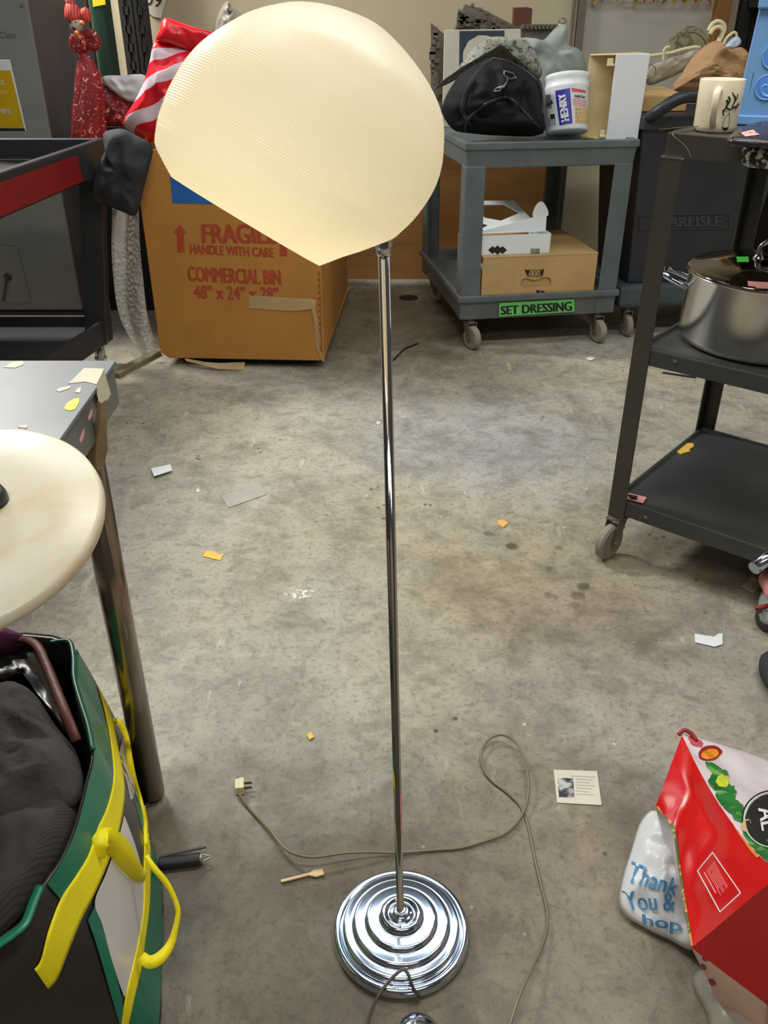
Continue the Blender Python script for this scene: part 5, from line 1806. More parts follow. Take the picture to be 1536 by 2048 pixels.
# tape over the corner and hanging down the leg
mb = MB()
mb.prism([G(137, 768, TZ), G(168, 737, TZ), G(208, 738, TZ), G(196, 770, TZ), G(170, 764, TZ)], (0, 0, 0.0008))
obj('masking_tape', mb, M['tape'], tb)
tpn = PLN((X1 + 0.004, Y1 - 0.1, TZ), (1, 0.02, 0))
mb = MB()
mb.sheet([[tpn(u0, v0), tpn(u1, v1)] for u0, v0, u1, v1 in ((208, 738, 193, 768), (214, 760, 194, 790), (222, 788, 204, 822))])
obj('masking_tape', mb, M['tape'], tb)
hx = V((lf.x, lf.y, 0))
kpn = PLN((lf.x, lf.y - LRAD - 0.006, 0), (0, 1, 0))
mb = MB()
rows = [[kpn(u0, v), kpn((u0 + u1) / 2, v + 3) + V((0, -0.006, 0)), kpn(u1, v - 2)] for u0, u1, v in ((196, 214, 800), (194, 212, 822), (190, 214, 845), (180, 214, 872), (172, 216, 900), (178, 210, 925), (190, 208, 935))]
mb.sheet(rows)
obj('paper_tape', mb, mat('tan_paper_tape', cv(168, 146, 112), 0.7, 0, 0.12, 20), tb, smooth=False, solid=0.0008, label='twisted tan paper tape')
mb = MB()
mb.prism([G(u, v, TZ + 0.0002) for u, v in ((128, 818), (133, 807), (148, 798), (159, 797), (158, 806), (150, 819), (138, 822))], (0, 0, 0.0006))
obj('sticker', mb, mat('yellow_sticker', cv(236, 218, 40), 0.5), tb, label='yellow torn sticker')
mb = MB()
for poly in (((8, 735), (22, 726), (44, 722), (48, 729), (30, 736)), ((112, 781), (120, 776), (142, 772), (140, 777), (118, 784)), ((150, 785), (156, 776), (163, 775), (160, 786)), ((35, 855), (44, 851), (56, 850), (54, 857))):
    mb.prism([G(u, v, TZ + 0.0002) for u, v in poly], (0, 0, 0.0006))
obj('tape_scraps', mb, M['tape'], tb)
mb = MB()
for poly in (((158, 835), (164, 820), (168, 818), (166, 832), (160, 842)), ((140, 880), (146, 862), (151, 855), (150, 872), (144, 886))):
    decal(mb, [tpn(u, v) + V((0.012, 0, 0)) for u, v in poly], (0, 0, 0))
obj('pink_tape', mb, M['pink_tag'], tb)

dn = V((-0.03, -0.292, 0.956)).normalized()
dsc = CP + (V((-0.445, 0.770, 0.843)) - CP) * 0.865
DR, DT = 0.1297, 0.0177
al = empty('alabaster_disc', (X1 - 0.055, dsc.y, TZ), 'round pale alabaster disc with dark hub at the left edge above the table', 'lamp disc')
prof = [(0.001, -DT), (DR * 0.93, -DT), (DR * 0.985, -DT * 0.85), (DR, -DT * 0.5), (DR * 0.99, -DT * 0.12), (DR * 0.965, 0), (DR * 0.6, -0.001), (0.001, -0.002)]
obj('disc', MB().lathe(prof, dsc, dn, 96), M['alabaster'], al, smooth=True)
dpn = PLN(dsc, dn)
hbp = dpn(-12, 1001)
mb = MB().lathe([(0.013, -0.002), (0.0135, 0.006), (0.012, 0.012), (0.009, 0.0135), (0.001, 0.014)], hbp, dn, 24)
obj('hub', mb, M['black_plastic'], al, smooth=True)
ft = V((X1 - 0.055, dsc.y + 0.01, TZ))
mb = MB().lathe([(0.034, 0), (0.036, 0.003), (0.03, 0.006), (0.008, 0.009), (0.001, 0.009)], ft, n=32)
mb.tube([ft + gz * 0.004, ft + gz * 0.02, hbp - dn * DT * 0.9], 0.007, 12)
obj('stand', mb, M['black_metal'], al, smooth=True)

# ------------------------------------------------------------------ green tote bag with clothes
RZ = 0.40
rim_px = [(142, 1283), (149, 1354), (170, 1430), (187, 1502), (174, 1570), (151, 1658), (122, 1722), (90, 1766), (46, 1845), (0, 1887), (-120, 1960), (-250, 1900), (-250, 1560), (-150, 1310), (0, 1268)]
base_px = [(278, 1560), (290, 1620), (306, 1690), (322, 1750), (328, 1820), (327, 1890), (324, 1970), (317, 2060), (262, 2120), (170, 2180), (0, 2260), (-250, 2200), (-220, 1760), (-60, 1600), (120, 1545)]
rim = spline([G(u, v, RZ) for u, v in rim_px], 3, True)
base = spline([G(u, v, 0.002) for u, v in base_px], 3, True)
tote = empty('tote_bag', G(150, 1900), 'big green, yellow and black tote bag stuffed with dark clothes at lower left', 'bag')
cen = sum(rim, V()) / len(rim)
loops = []
for k in range(9):
    t = k / 8
    row = []
    for i, (a, b) in enumerate(zip(base, rim)):
        p = lerp(a, b, t)
        o_ = V((p.x - cen.x, p.y - cen.y, 0)).normalized()
        row.append(p + o_ * (0.012 * math.sin(math.pi * t) + 0.006 * noise.noise(p * 12)))
    loops.append(row)
inner = []
for k in range(4):
    inner.append([lerp(p, V((cen.x, cen.y, p.z)), 0.03 + 0.05 * k) - V((0, 0, 0.05 * k)) for p in rim])
mb = MB().loft(loops + inner, True, True)
tbo = obj('body', mb, M['tote_black'], tote, smooth=True)
tbv = bvh_of(tbo)


def surf_strip(name, left, right, m, parent, bv, off=0.002, n=8, nx=8, label=None, th=0.0):
    L = spline([V((u, v, 0)) for u, v in left], n)
    Rr = spline([V((u, v, 0)) for u, v in right], n)
    rows = []
    for a, b in zip(L, Rr):
        row = []
        for k in range(nx + 1):
            q = lerp(a, b, k / nx)
            row.append(on_surface(bv, q.x, q.y, off))
        rows.append(row)
    mb = MB()
    for j in range(len(rows) - 1):
        for i in range(nx):
            q = [rows[j][i], rows[j][i + 1], rows[j + 1][i + 1], rows[j + 1][i]]
            if all(x is not None for x in q) and max((q[0] - q[2]).length, (q[1] - q[3]).length) < 0.09:
                mb.add(q, [(0, 1, 2, 3)])
    if not mb.f:
        return None
    return obj(name, mb, m, parent, smooth=True, label=label, solid=th)


surf_strip('side_panel', [(143, 1290), (150, 1356), (171, 1432), (188, 1504), (175, 1572), (152, 1660), (123, 1724), (95, 1768)], [(172, 1326), (190, 1372), (208, 1430), (222, 1500), (226, 1560), (204, 1650), (174, 1722), (122, 1800)], M['green'], tote, tbv, 0.0035, label='green upper side panel')
surf_strip('corner_panel', [(143, 1286), (152, 1310), (160, 1340)], [(156, 1290), (178, 1318), (186, 1345)], M['tote_black'], tote, tbv, 0.003)
surf_strip('white_panel', [(248, 1632), (236, 1680), (213, 1745), (190, 1804), (205, 1850), (221, 1911), (238, 1965), (247, 1990)], [(250, 1634), (272, 1694), (290, 1765), (292, 1800), (288, 1830), (278, 1900), (262, 1960), (249, 1994)], M['tote_white'], tote, tbv, 0.004, label='glossy white side panel')
surf_strip('lower_band', [(176, 1840), (190, 1880), (205, 1930), (222, 1990), (240, 2052)], [(192, 1808), (208, 1860), (224, 1920), (240, 1980), (254, 2050)], M['green'], tote, tbv, 0.0035, label='green lower band')
surf_strip('edge_band', [(262, 1580), (280, 1640), (298, 1720), (300, 1790), (292, 1860), (280, 1930), (262, 2010), (255, 2060)], [(276, 1570), (296, 1640), (315, 1730), (327, 1800), (326, 1870), (324, 1940), (318, 2040), (316, 2075)], M['green'], tote, tbv, 0.0035, label='green outer band')
surf_strip('grey_stripe', [(236, 1520), (252, 1560), (262, 1600)], [(246, 1470), (262, 1540), (276, 1590)], M['tote_white'], tote, tbv, 0.003)
surf_strip('strap', [(182, 1334), (198, 1380), (214, 1440), (224, 1500), (227, 1560), (214, 1615), (196, 1655), (176, 1712), (150, 1755), (122, 1798), (98, 1860), (82, 1920), (69, 1939)], [(187, 1338), (209, 1385), (225, 1445), (239, 1510), (249, 1570), (246, 1620), (236, 1668), (214, 1730), (190, 1785), (163, 1838), (138, 1898), (115, 1955), (96, 1978)], M['yellow'], tote, tbv, 0.004, label='wide yellow webbing strap', th=0.0015)
surf_strip('strap', [(286, 1612), (289, 1680), (288, 1750), (287, 1820), (277, 1880), (266, 1930), (252, 1990), (243, 2050)], [(292, 1610), (300, 1690), (301, 1750), (298, 1820), (290, 1882), (284, 1930), (270, 1990), (256, 2052)], M['yellow'], tote, tbv, 0.004, label='narrow edge-on yellow strap', th=0.0015)


def free_strap(pts, wpx, parent, rise):
    """webbing loop standing off the bag; pts in photo pixels, rise above the bag surface"""
    c = []
    P_ = spline([V((u, v, r)) for (u, v), r in zip(pts, rise)], 6)
    last = None
    for p in P_:
        h = on_surface(tbv, p.x, p.y, 0.0)
        if h is None:
            h = last if last is not None else G(p.x, p.y, 0.1)
            d = ray(p.x, p.y).normalized()
            h = CP + d * (h - CP).length
        last = h
        c.append(h + (CP - h).normalized() * p.z)
    W_ = spline([V((w, 0, 0)) for w in wpx], 6)
    half = []
    for i in range(len(c)):
        t = c[min(i + 1, len(c) - 1)] - c[max(i - 1, 0)]
        vdir = (CP - c[i]).normalized()
        half.append(t.cross(vdir).normalized() * (W_[i].x / F * 1.25))
    mb = MB()
    strip(mb, c, half)
    return obj('strap_loop', mb, M['yellow'], parent, smooth=True, solid=0.002)


free_strap([(226, 1440), (240, 1446), (254, 1478), (259, 1520), (268, 1560), (281, 1600), (288, 1640), (290, 1690)], [5, 8, 6, 8, 7, 5, 6, 6], tote, [0.006, 0.03, 0.035, 0.035, 0.03, 0.025, 0.015, 0.006])
free_strap([(196, 1716), (198, 1690), (212, 1675), (234, 1692), (255, 1722), (276, 1748), (290, 1752)], [12, 16, 18, 20, 18, 14, 8], tote, [0.006, 0.02, 0.035, 0.04, 0.04, 0.03, 0.012])
lc_pts = spline([G(*p) for p in ((292, 1712, .262), (308, 1736, .25), (330, 1762, .23), (346, 1790, .21), (356, 1822, .19), (350, 1860, .17), (339, 1892, .155), (318, 1917, .15), (298, 1924, .15), (283, 1912, .15))], 6)
lw = spline([V((w, 0, 0)) for w in (5, 6, 6, 5, 5, 6, 9, 12, 12, 9)], 6)
half = []
for i, c in enumerate(lc_pts):
    t = lc_pts[min(i + 1, len(lc_pts) - 1)] - lc_pts[max(i - 1, 0)]
    half.append(t.cross((CP - c).normalized()).normalized() * (lw[i].x / F * 1.2))
mb = MB()
strip(mb, lc_pts, half)
obj('strap_loop', mb, M['yellow'], tote, smooth=True, solid=0.002)
mb = MB().tube(spline([G(u, v, RZ + 0.003) for u, v in ((80, 1772), (66, 1806), (50, 1846), (26, 1868), (0, 1886), (-40, 1915))], 5), 0.006, 8, flat=0.5)
obj('rim_binding', mb, M['green'], tote, smooth=True, label='green front rim binding')
mb = MB().tube(spline([G(u, v, RZ + 0.004) for u, v in ((100, 1284), (122, 1281), (140, 1284), (147, 1315), (148, 1354), (160, 1400), (176, 1450), (186, 1500))], 5), 0.004, 8, flat=0.6)
obj('rim_binding', mb, mat('dark_green_binding', cv(8, 78, 58), 0.35), tote, smooth=True, label='dark green side rim binding')

# clothes in the bag
out = [G(u, v, 0.375) for u, v in ((-60, 1400), (0, 1365), (45, 1370), (80, 1400), (110, 1450), (150, 1500), (166, 1555), (160, 1600), (120, 1625), (60, 1640), (0, 1660), (-60, 1640))]
thing('grey_sweater', MB().pillow(out, (0, -0.25, 1), 0.055, 0.05, 0.018, 14, sm=3, seed=5, rings=14, pw=0.7), M['knit'], 'charcoal grey sweater on top in the tote bag', 'sweater', smooth=True)
rib = mat_bands('ribbed_charcoal_knit', cv(56, 53, 52), cv(68, 65, 64), 95, 1.2, 'X', 0.5, 0.9, (0, 0, 0.5))
out = [G(u, v, 0.36) for u, v in ((-60, 1640), (0, 1630), (60, 1610), (110, 1600), (152, 1600), (150, 1650), (126, 1705), (95, 1750), (60, 1800), (10, 1862), (-60, 1880))]
thing('ribbed_cardigan', MB().pillow(out, (0, -0.25, 1), 0.045, 0.05, 0.012, 12, sm=3, seed=9, rings=12, pw=0.7), rib, 'dark ribbed knit cardigan below the sweater in the tote bag', 'cardigan', smooth=True)
out = [G(u, v, 0.36) for u, v in ((-60, 1300), (20, 1300), (90, 1305), (125, 1380), (140, 1450), (130, 1470), (90, 1400), (40, 1350), (-60, 1400))]
thing('black_shirt', MB().pillow(out, (0, -0.2, 1), 0.03, 0.05, 0.012, 14, sm=3, seed=2), M['tote_black'], 'black shiny garment at the back of the tote bag', 'clothing', smooth=True)
beltp = [G(u, v, z) for u, v, z in ((20, 1290, .39), (45, 1278, .41), (72, 1290, .42), (90, 1325, .42), (108, 1370, .42), (128, 1420, .42), (145, 1462, .41), (153, 1482, .40))]
thing('leather_belt', MB().tube(spline(beltp, 5), 0.0075, 8, flat=0.45), M['leather'], 'braided brown leather belt curling out of the tote bag', 'belt', smooth=True)
out = [G(u, v, 0.40) for u, v in ((-40, 1262), (0, 1266), (38, 1268), (52, 1278), (30, 1290), (0, 1302), (-40, 1305))]
thing('purple_scarf', MB().pillow(out, (0, -0.2, 1), 0.02, 0.03, 0.008, 20, sm=3, seed=2), M['purple'], 'purple cloth showing at the back of the tote bag', 'scarf', smooth=True)

# black cylinder with a wire loop beside the tote bag
r_ = 0.0115
rl = empty('black_roller', G(362, 1735), 'black cylinder with wire loop on the floor beside the tote bag', 'roller')
a_, b_ = G(318, 1728, r_), G(400, 1718, r_)
obj('barrel', MB().tube([a_, b_], r_, 24), M['black_plastic'], rl, bevel=0.002)
ad = (b_ - a_).normalized()
mb = MB().tube([b_, b_ + ad * 0.004], r_ * 0.75, 20)
obj('end_cap', mb, M['zinc'], rl)
mb = MB().tube([b_ + V((0, 0.010, 0)), G(418, 1712, r_), G(420, 1716, r_), b_ + V((0, -0.008, 0))], 0.0012, 6)
obj('wire_loop', mb, M['steel'], rl)
obj('rod', MB().tube([G(322, 1713, 0.02), G(412, 1694, 0.012)], 0.0022, 8), M['black_metal'], rl)

# ------------------------------------------------------------------ red shopping bag and carrier bags at lower right
gA, gB, gC, gD = G(1364, 1470, 0.20), G(1311, 1613, 0.19), G(1383, 1896, 0.22), G(1560, 1748, 0.32)
gE = G(1575, 2040, 0.05)
shop = empty('shopping_bag', G(1500, 1850), 'red shopping bag printed with vegetables lying at lower right', 'bag')


def patch2(c0, c1, n=18, amp=0.006, seed=0.0, m=14):
    """crumpled sheet between two edge curves"""
    def at(c, t):
        x = t * (len(c) - 1)
        i = min(int(x), len(c) - 2)
        return lerp(c[i], c[i + 1], x - i)
    rows = []
    nr = (c0[-1] - c0[0]).cross(c1[0] - c0[0]).normalized()
    for j in range(m + 1):
        row = []
        for i in range(n + 1):
            a, b = i / n, j / m
            p = lerp(at(c0, a), at(c1, a), b)
            e = min(1, 4 * min(a, 1 - a, b, 1 - b))
            d = noise.noise(p * 9 + V((seed, 0, 0))) + 0.5 * (1 - 3 * abs(noise.noise(p * 14 + V((0, seed, 0)))))
            row.append(p + nr * amp * e * d)
        rows.append(row)
    return MB().sheet(rows)


eAD = spline([gA, G(1396, 1536, .22), G(1438, 1608, .25), G(1500, 1692, .285), gD], 6)
eBC = spline([gB, G(1343, 1658, .18), G(1357, 1740, .19), G(1370, 1830, .20), gC], 6)


def patch(p00, p10, p11, p01, n=14, amp=0.006, seed=0.0):
    return patch2([p00, p10], [p01, p11], n, amp, seed, n)


gob = obj('side_gusset', patch2(eAD, eBC, 24, 0.009, 3, 18), M['red'], shop, smooth=True, label='glossy red side')
gF = G(1395, 1915, 0.20)
bob = obj('bottom_panel', patch(gC, gD, V((gD.x + 0.03, gD.y - 0.06, 0.02)), gE, 14, 0.003, 1), M['red'], shop, smooth=True, label='darker red base panel')
Rf = [gA, G(1470, 1500, 0.14), G(1560, 1540, 0.08), V((gD.x + 0.12, gD.y + 0.18, 0.03)), gD]
pr1 = patch2(eAD, spline([gA + V((0.004, 0.002, 0)), G(1450, 1492, .17), G(1536, 1522, .12), G(1620, 1570, .08), V((gD.x + 0.16, gD.y + 0.04, 0.12))], 6), 24, 0.010, 7, 18)
pob = obj('print_panel', pr1, M['lilac_print'], shop, smooth=True, label='white printed side with vegetables')
eOut = spline([gA + V((0.004, 0.002, 0)), G(1450, 1492, .17), G(1536, 1522, .12), G(1620, 1570, .08), V((gD.x + 0.16, gD.y + 0.04, 0.12))], 6)
obj('back_panel', patch2(eOut, [V((p.x, p.y, 0.004)) for p in eOut], 16, 0.004, 4, 6), M['lilac_print'], shop, smooth=True)
pO = V((gD.x + 0.16, gD.y + 0.04, 0.12))
obj('end_panel', patch2([gD, pO], [V((gD.x + 0.03, gD.y - 0.06, 0.02)), V((pO.x, pO.y, 0.004))], 10, 0.003, 6, 10), M['red'], shop, smooth=True)
gG = V((gB.x - 0.01, gB.y - 0.02, 0.02))
lob = obj('print_panel', patch2(eBC, [G(1330, 1690, 0.03), G(1400, 1935, 0.06)], 14, 0.003, 2, 10), M['lilac_print'], shop, smooth=True, label='printed side folded under')
lo2 = obj('print_panel', patch(gC, gE, G(1560, 2110, 0.005), G(1440, 2010, 0.03), 12, 0.004, 5), M['peach_print'], shop, smooth=True, label='peach printed lower side')
pbv_, gbv_, l2bv = bvh_of(pob), bvh_of(gob), bvh_of(lo2)


def surf_blob(name, c, rx, ry, m, parent, bv, seed, off=0.002, rot=0.0, jag=0.12):
    random.seed(seed)
    n = 22
    mb = MB()
    pc_ = on_surface(bv, c[0], c[1], off)
    if pc_ is None:
        return
    rings = 9
    loops = []
    jit = [1 + random.uniform(-jag, jag) for k in range(n)]
    for r_i in range(1, rings + 1):
        row = []
        for k in range(n):
            t = 2 * math.pi * k / n
            x, y = rx * jit[k] * math.cos(t) * r_i / rings, ry * jit[k] * math.sin(t) * r_i / rings
            row.append(on_surface(bv, c[0] + x * math.cos(rot) - y * math.sin(rot), c[1] + x * math.sin(rot) + y * math.cos(rot), off))
        loops.append(row)
    for k in range(n):
        a, b = loops[0][k], loops[0][(k + 1) % n]
        if a and b:
            mb.add([a, b, pc_], [(0, 1, 2)])
        for r_i in range(rings - 1):
            q = [loops[r_i][k], loops[r_i][(k + 1) % n], loops[r_i + 1][(k + 1) % n], loops[r_i + 1][k]]
            if all(x is not None for x in q):
                mb.add(q, [(0, 1, 2, 3)])
    if mb.f:
        obj(name, mb, m, parent)


vg = 'printed_vegetable'
surf_blob('printed_onion', (1392, 1482), 16, 10, M['pink_print'], shop, pbv_, 1, 0.002, 0.5)
surf_blob('printed_fruit', (1420, 1506), 24, 15, M['cherry_print'], shop, pbv_, 2, 0.002, -0.2, 0.05)
surf_blob('printed_fruit', (1420, 1508), 18, 10, M['orange_print'], shop, pbv_, 3, 0.0026, -0.2, 0.05)
for i, (u, v, a, b) in enumerate(((1430, 1538, 22, 9), (1438, 1560, 20, 22), (1452, 1590, 20, 24), (1466, 1612, 22, 16), (1478, 1630, 14, 12), (1508, 1668, 22, 16), (1520, 1692, 26, 18), (1545, 1715, 26, 18))):
    surf_blob(vg, (u, v), a, b, M['leaf_print'], shop, pbv_, 10 + i, 0.0022 + 0.0003 * i, 0.6)
surf_blob(vg, (1446, 1562), 14, 13, M['lime_print'], shop, pbv_, 31, 0.005, 0.3)
surf_blob(vg, (1492, 1650), 9, 13, M['tan_print'], shop, pbv_, 32, 0.005, 0.3)
surf_strip('orange_edge', [(1437, 1609), (1456, 1634), (1480, 1672), (1503, 1704), (1515, 1716)], [(1444, 1606), (1464, 1632), (1488, 1668), (1510, 1696), (1522, 1708)], M['orange_print'], shop, gbv_, 0.0025)
surf_blob('black_roundel', (1546, 1640), 55, 53, M['ink'], shop, pbv_, 43, 0.005, 0, 0.0)
for rr, mm in ((58, 'white_paper'), (62, 'ink')):
    mb = MB()
    q = [on_surface(pbv_, 1546 + rr * math.cos(t * 0.105), 1640 + rr * 0.95 * math.sin(t * 0.105), 0.002) for t in range(61)]
    q = [p for p in q if p]
    mb.tube(q, 0.0012, 5)
    obj('roundel_ring', mb, M[mm], shop)
surf_text('AL', pbv_, (1516, 1616), (1524, 1662), (1548, 1612), (1556, 1656), M['white'], shop, 0.009, 0.02)
for i, (u, v, a, b) in enumerate(((1405, 1935, 8, 6), (1424, 1965, 9, 6), (1410, 1918, 7, 4), (1460, 1950, 7, 3))):
    surf_blob('printed_cherry', (u, v), a, b, M['cherry_print'], shop, l2bv, 50 + i, 0.002, 0.5)
box4 = [(1425, 1705), (1395, 1742), (1440, 1824), (1481, 1786)]
mb = MB()
for i in range(4):
    a, b = box4[i], box4[(i + 1) % 4]
    q = [on_surface(gbv_, a[0] + (b[0] - a[0]) * t / 8, a[1] + (b[1] - a[1]) * t / 8, 0.0012) for t in range(9)]
    q = [p for p in q if p]
    mb.tube(q, 0.0008, 5)
obj('label_frame', mb, M['white_paper'], shop)
mb = MB()
for k in range(9):
    t = 0.22 + k * 0.075
    if k in (1,):
        continue
    a = (lerp(box4[1][0], box4[0][0], t) + 4, lerp(box4[1][1], box4[0][1], t) + 5)
    L = 0.62 if k % 3 else 0.5
    a = (a[0] + (box4[2][0] - box4[1][0]) * 0.08, a[1] + (box4[2][1] - box4[1][1]) * 0.08)
    b = (a[0] + (box4[2][0] - box4[1][0]) * L, a[1] + (box4[2][1] - box4[1][1]) * L)
    q = [on_surface(gbv_, a[0] + (b[0] - a[0]) * j / 8, a[1] + (b[1] - a[1]) * j / 8, 0.001) for j in range(9)]
    q = [p for p in q if p]
    if len(q) > 2:
        mb.tube(q, 0.0011 if k == 0 else 0.00045, 4)
obj('small_print', mb, mat('pale_pink_print', cv(240, 150, 150), 0.4), shop)
surf_strip('edge_piping', [(1362, 1470), (1380, 1500), (1400, 1540), (1437, 1605)], [(1368, 1468), (1386, 1498), (1406, 1538), (1442, 1603)], M['peach_print'], shop, gbv_, 0.002)
surf_strip('edge_piping', [(1311, 1613), (1322, 1632), (1343, 1655), (1354, 1720), (1366, 1800), (1382, 1893)], [(1317, 1612), (1328, 1630), (1349, 1654), (1359, 1720), (1371, 1800), (1386, 1890)], mat_pattern('green_orange_edge', cv(60, 110, 50), cv(220, 150, 70), 30, 0.5, 0.55), shop, gbv_, 0.002)
mb = MB().tube(spline([gA + V((-0.006, 0, 0.0)), gA + V((0.004, 0.006, 0.006)), gA + V((0.016, 0.0, 0.003)), gA + V((0.022, -0.012, -0.002))], 5), 0.004, 6)
obj('knot', mb, M['cherry_print'], shop, smooth=True)

ty = empty('carrier_bag', G(1300, 1780), 'white carrier bag printed Thank You beside the red shopping bag', 'bag')
out = [G(u, v, z) for u, v, z in ((1300, 1622, .05), (1278, 1650, .04), (1262, 1700, .03), (1246, 1752, .025), (1238, 1798, .02), (1250, 1830, .012), (1290, 1856, .01), (1340, 1880, .01), (1390, 1900, .02), (1440, 1860, .03), (1440, 1700, .03), (1360, 1640, .05), (1325, 1625, .05))]
tyo = obj('film', MB().pillow(out, (-0.15, -0.25, 1), 0.05, 0.008, 0.014, 13, c=G(1335, 1760, 0.03), sm=4, seed=6, rings=18, pw=0.8), M['bag_white'], ty, smooth=True)
tybv = bvh_of(tyo)
surf_text('Thank', tybv, (1251, 1762), (1352, 1792), (1264, 1722), (1362, 1762), M['blue_print'], ty, 0.003, 0.012)
surf_text('You &', tybv, (1256, 1820), (1350, 1822), (1242, 1782), (1352, 1786), M['blue_print'], ty, 0.003, 0.012)
surf_text('hop', tybv, (1286, 1856), (1362, 1872), (1284, 1828), (1364, 1838), M['blue_print'], ty, 0.003, 0.012)
out = [G(u, v, z) for u, v, z in ((1384, 1968, .01), (1398, 1940, .02), (1430, 1950, .03), (1480, 2000, .03), (1560, 2060, .03), (1580, 2120, .01), (1440, 2110, .01), (1415, 2030, .01))]
thing('white_film_bag', MB().pillow(out, (0, -0.2, 1), 0.025, 0.006, 0.008, 20, sm=3, seed=2), M['bag_film'], 'thin white plastic bag below the red shopping bag corner', 'bag', smooth=True)

# half-seen things at the right edge
tl = empty('hand_tool', G(1540, 1200), 'half-seen tool with chrome tube and red trim at right edge', 'tool')
obj('chrome_tube', MB().tube([G(1508, 1137, .17), G(1570, 1090, .20)], 0.0155, 24), M['chrome'], tl, smooth=False)
for p in bpy.data.objects['chrome_tube'].data.polygons:
    p.use_smooth = len(p.vertices) == 4
obj('neck', MB().tube([G(1552, 1104, .19), G(1560, 1150, .12), G(1560, 1200, .05)], [0.012, 0.016, 0.02], 16), M['black_plastic'], tl, smooth=True)
out = [G(u, v, .075) for u, v in ((1518, 1152), (1540, 1138), (1580, 1150), (1580, 1200), (1540, 1195), (1528, 1175))]
obj('pink_wrap', MB().pillow(out, (0, -0.4, 1), 0.02, 0.03, 0.006, 20, sm=3, seed=2), M['pink_tag'], tl, smooth=True)
out = [G(u, v, .04) for u, v in ((1516, 1215), (1530, 1175), (1580, 1170), (1580, 1250), (1530, 1245))]
obj('body', MB().pillow(out, (0, -0.4, 1), 0.03, 0.036, 0.004, 20, sm=3, seed=4), M['olive'], tl, smooth=True)
obj('red_trim', MB().tube(spline([G(1512, 1218, .06), G(1530, 1213, .07), G(1580, 1200, .07)], 4), [0.006] * 8 + [0.007], 10), M['red_paint'], tl, smooth=True)
obj('wheel', MB().lathe([(0.02, -0.016), (0.028, -0.012), (0.03, 0), (0.028, 0.012), (0.02, 0.016)], G(1534, 1238, .03), (0.9, 0.3, 0), 24), M['black_plastic'], tl, smooth=True)
out = [G(u, v, .03) for u, v in ((1518, 1325), (1530, 1305), (1580, 1300), (1590, 1400), (1545, 1380), (1524, 1355))]
thing('black_bundle', MB().pillow(out, (0, -0.3, 1), 0.03, 0.028, 0.006, 20, sm=3, seed=4), M['black_cotton'], 'rounded black bundle on the floor at the right edge', 'bundle', smooth=True)

# ------------------------------------------------------------------ scraps on the floor
Z0 = 0.001
litter('paper_scrap', ((302, 937), (341, 929), (345, 941), (308, 953)), 0.010, M['white_paper'], 'small white paper slip on the floor left of the lamp', 'paper')
bpy.data.objects['paper_scrap'].rotation_euler = (0, 0, 0)
litter('tape_strip', ((443, 993), (520, 967), (533, 989), (456, 1016)), Z0, M['tape_grey'], 'wide grey tape strip stuck on the floor left of the lamp', 'tape')
litter('price_tag', ((405, 1113), (413, 1102), (431, 1104), (436, 1110), (449, 1107), (440, 1121)), Z0, M['yellow_tag'], 'yellow price tag on the floor left of the lamp pole', 'tag')
litter('price_tag', ((994, 1043), (1003, 1039), (1017, 1046), (1006, 1055), (998, 1050)), Z0, M['orange_tag'], 'small orange-yellow tag on the floor right of the lamp pole', 'tag')
litter('printed_card', ((1107, 1540), (1194, 1543), (1203, 1611), (1114, 1606)), Z0, M['offwhite'], 'white printed card with dark picture on the floor', 'card')
cd = bpy.data.objects['printed_card']
ORG['printed_card'] = cd.location.copy()
mb = MB()
decal(mb, [G(u, v, Z0 + 0.0016) for u, v in ((1115, 1556), (1146, 1556), (1149, 1595), (1118, 1594))], (0, 0, 0))
obj('picture', mb, mat_pattern('grey_photo_print', cv(46, 46, 50), cv(190, 190, 188), 30, 0.45, 0.6, 1), cd)
mb = MB()
for k in range(7):
    decal(mb, [G(1152 - (12 if k < 1 else 0), 1551 + k * 6, Z0 + 0.0016), G(1190 - (k * 5) % 14, 1553 + k * 6, Z0 + 0.0016), G(1190 - (k * 5) % 14, 1554.4 + k * 6, Z0 + 0.0016), G(1152 - (12 if k < 1 else 0), 1552.4 + k * 6, Z0 + 0.0016)], (0, 0, 0))
obj('text_lines', mb, mat('pale_grey_print', cv(176, 174, 168), 0.7), cd)
mb = MB().prism([G(u, v, 0.002) for u, v in ((561, 1762), (618, 1748), (628, 1742), (645, 1740), (649, 1751), (632, 1756), (618, 1753), (563, 1767))], (0, 0, 0.004))
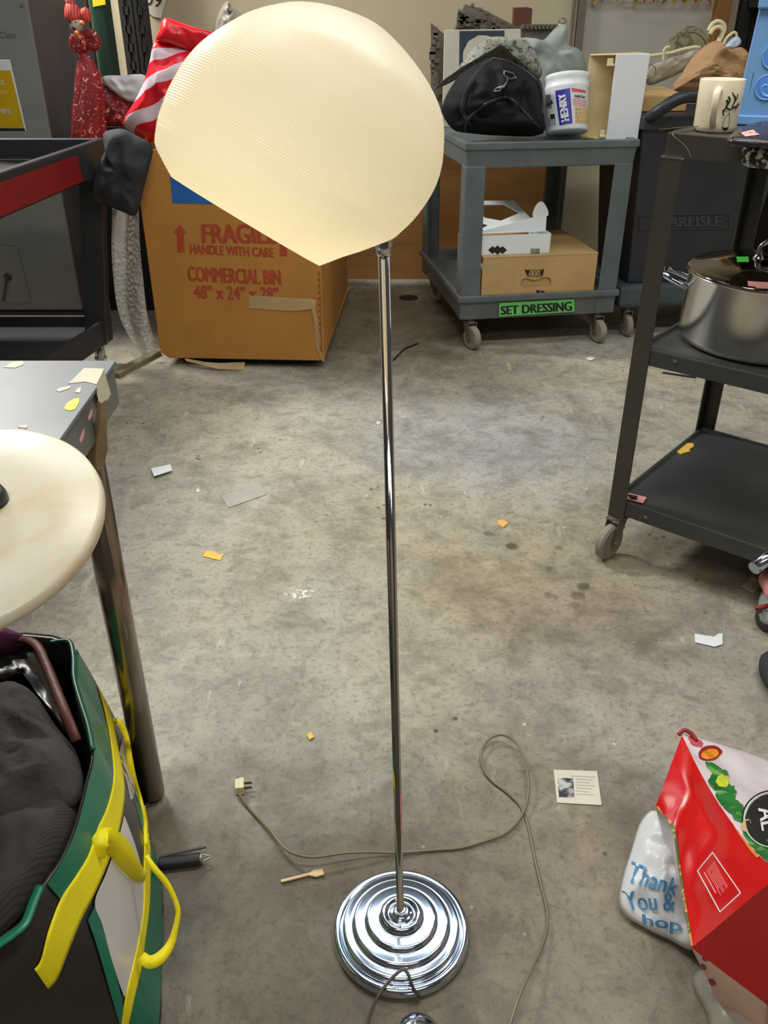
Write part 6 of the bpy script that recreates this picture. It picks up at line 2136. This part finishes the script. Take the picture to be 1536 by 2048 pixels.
thing('wooden_spatula', mb, M['wood'], 'small flat wooden spatula on the floor left of the lamp base', 'spatula', bevel=0.001)
litter('yellow_scrap', ((613, 1470), (622, 1464), (628, 1474), (619, 1480)), 0.003, M['yellow_tag'], 'tiny folded yellow scrap on the floor above the cord', 'scrap')
litter('floor_label', ((1390, 1148), (1421, 1137), (1435, 1149), (1402, 1159)), Z0, mat('faded_yellow_label', cv(160, 152, 108), 0.6), 'faded yellowish label on the floor under the trolley', 'label')
litter('crumpled_paper', ((1481, 1173), (1497, 1162), (1502, 1153), (1526, 1164), (1524, 1172), (1505, 1187)), 0.004, M['offwhite'], 'curled off-white paper scrap beside the half-seen tool', 'paper')
litter('paper_strip', ((1389, 1268), (1428, 1274), (1436, 1268), (1445, 1267), (1445, 1289), (1429, 1294), (1390, 1285)), 0.002, M['white_paper'], 'white paper strip on the floor at the right', 'paper')
mb = MB().lathe([(0.05, 0), (0.05, 0.003), (0.001, 0.004)], G(817, 596), n=28)
thing('black_disc', mb, M['dark'], 'flat black round disc on the floor by the plywood sheet', 'disc')
mb = MB().tube([G(787, 720, .004), G(806, 700, .004), G(812, 696, .004), G(836, 687, .004)], 0.004, 6)
thing('black_strip', mb, M['dark'], 'short black bent strip on the floor behind the lamp pole', 'strip')
mb = MB().tube([G(1325, 745, .004), G(1392, 755, .004)], 0.004, 6)
thing('black_rod', mb, M['dark'], 'thin black rod on the floor behind the trolley', 'rod')
litter('white_chip', ((1171, 717), (1180, 714), (1191, 716), (1183, 721), (1176, 720)), 0.003, M['white_paper'], 'white paper chip on the floor before the grey cart', 'chip')
litter('white_chip', ((750, 846), (756, 842), (762, 845), (757, 850)), Z0, M['tape'], 'pale square chip on the floor beside the pole above the tape strip', 'chip')
litter('white_chip', ((392, 984), (396, 976), (400, 984)), Z0, M['white_paper'], 'tiny white triangle of paper left of the grey tape', 'chip')
mb = MB().tube(spline([G(703, 578, .004), G(722, 566, .02), G(745, 552, .03)], 6), 0.0012, 5)
thing('stray_string', mb, M['cord'], 'thin pale string on the floor beside the brown bin', 'string', smooth=True)
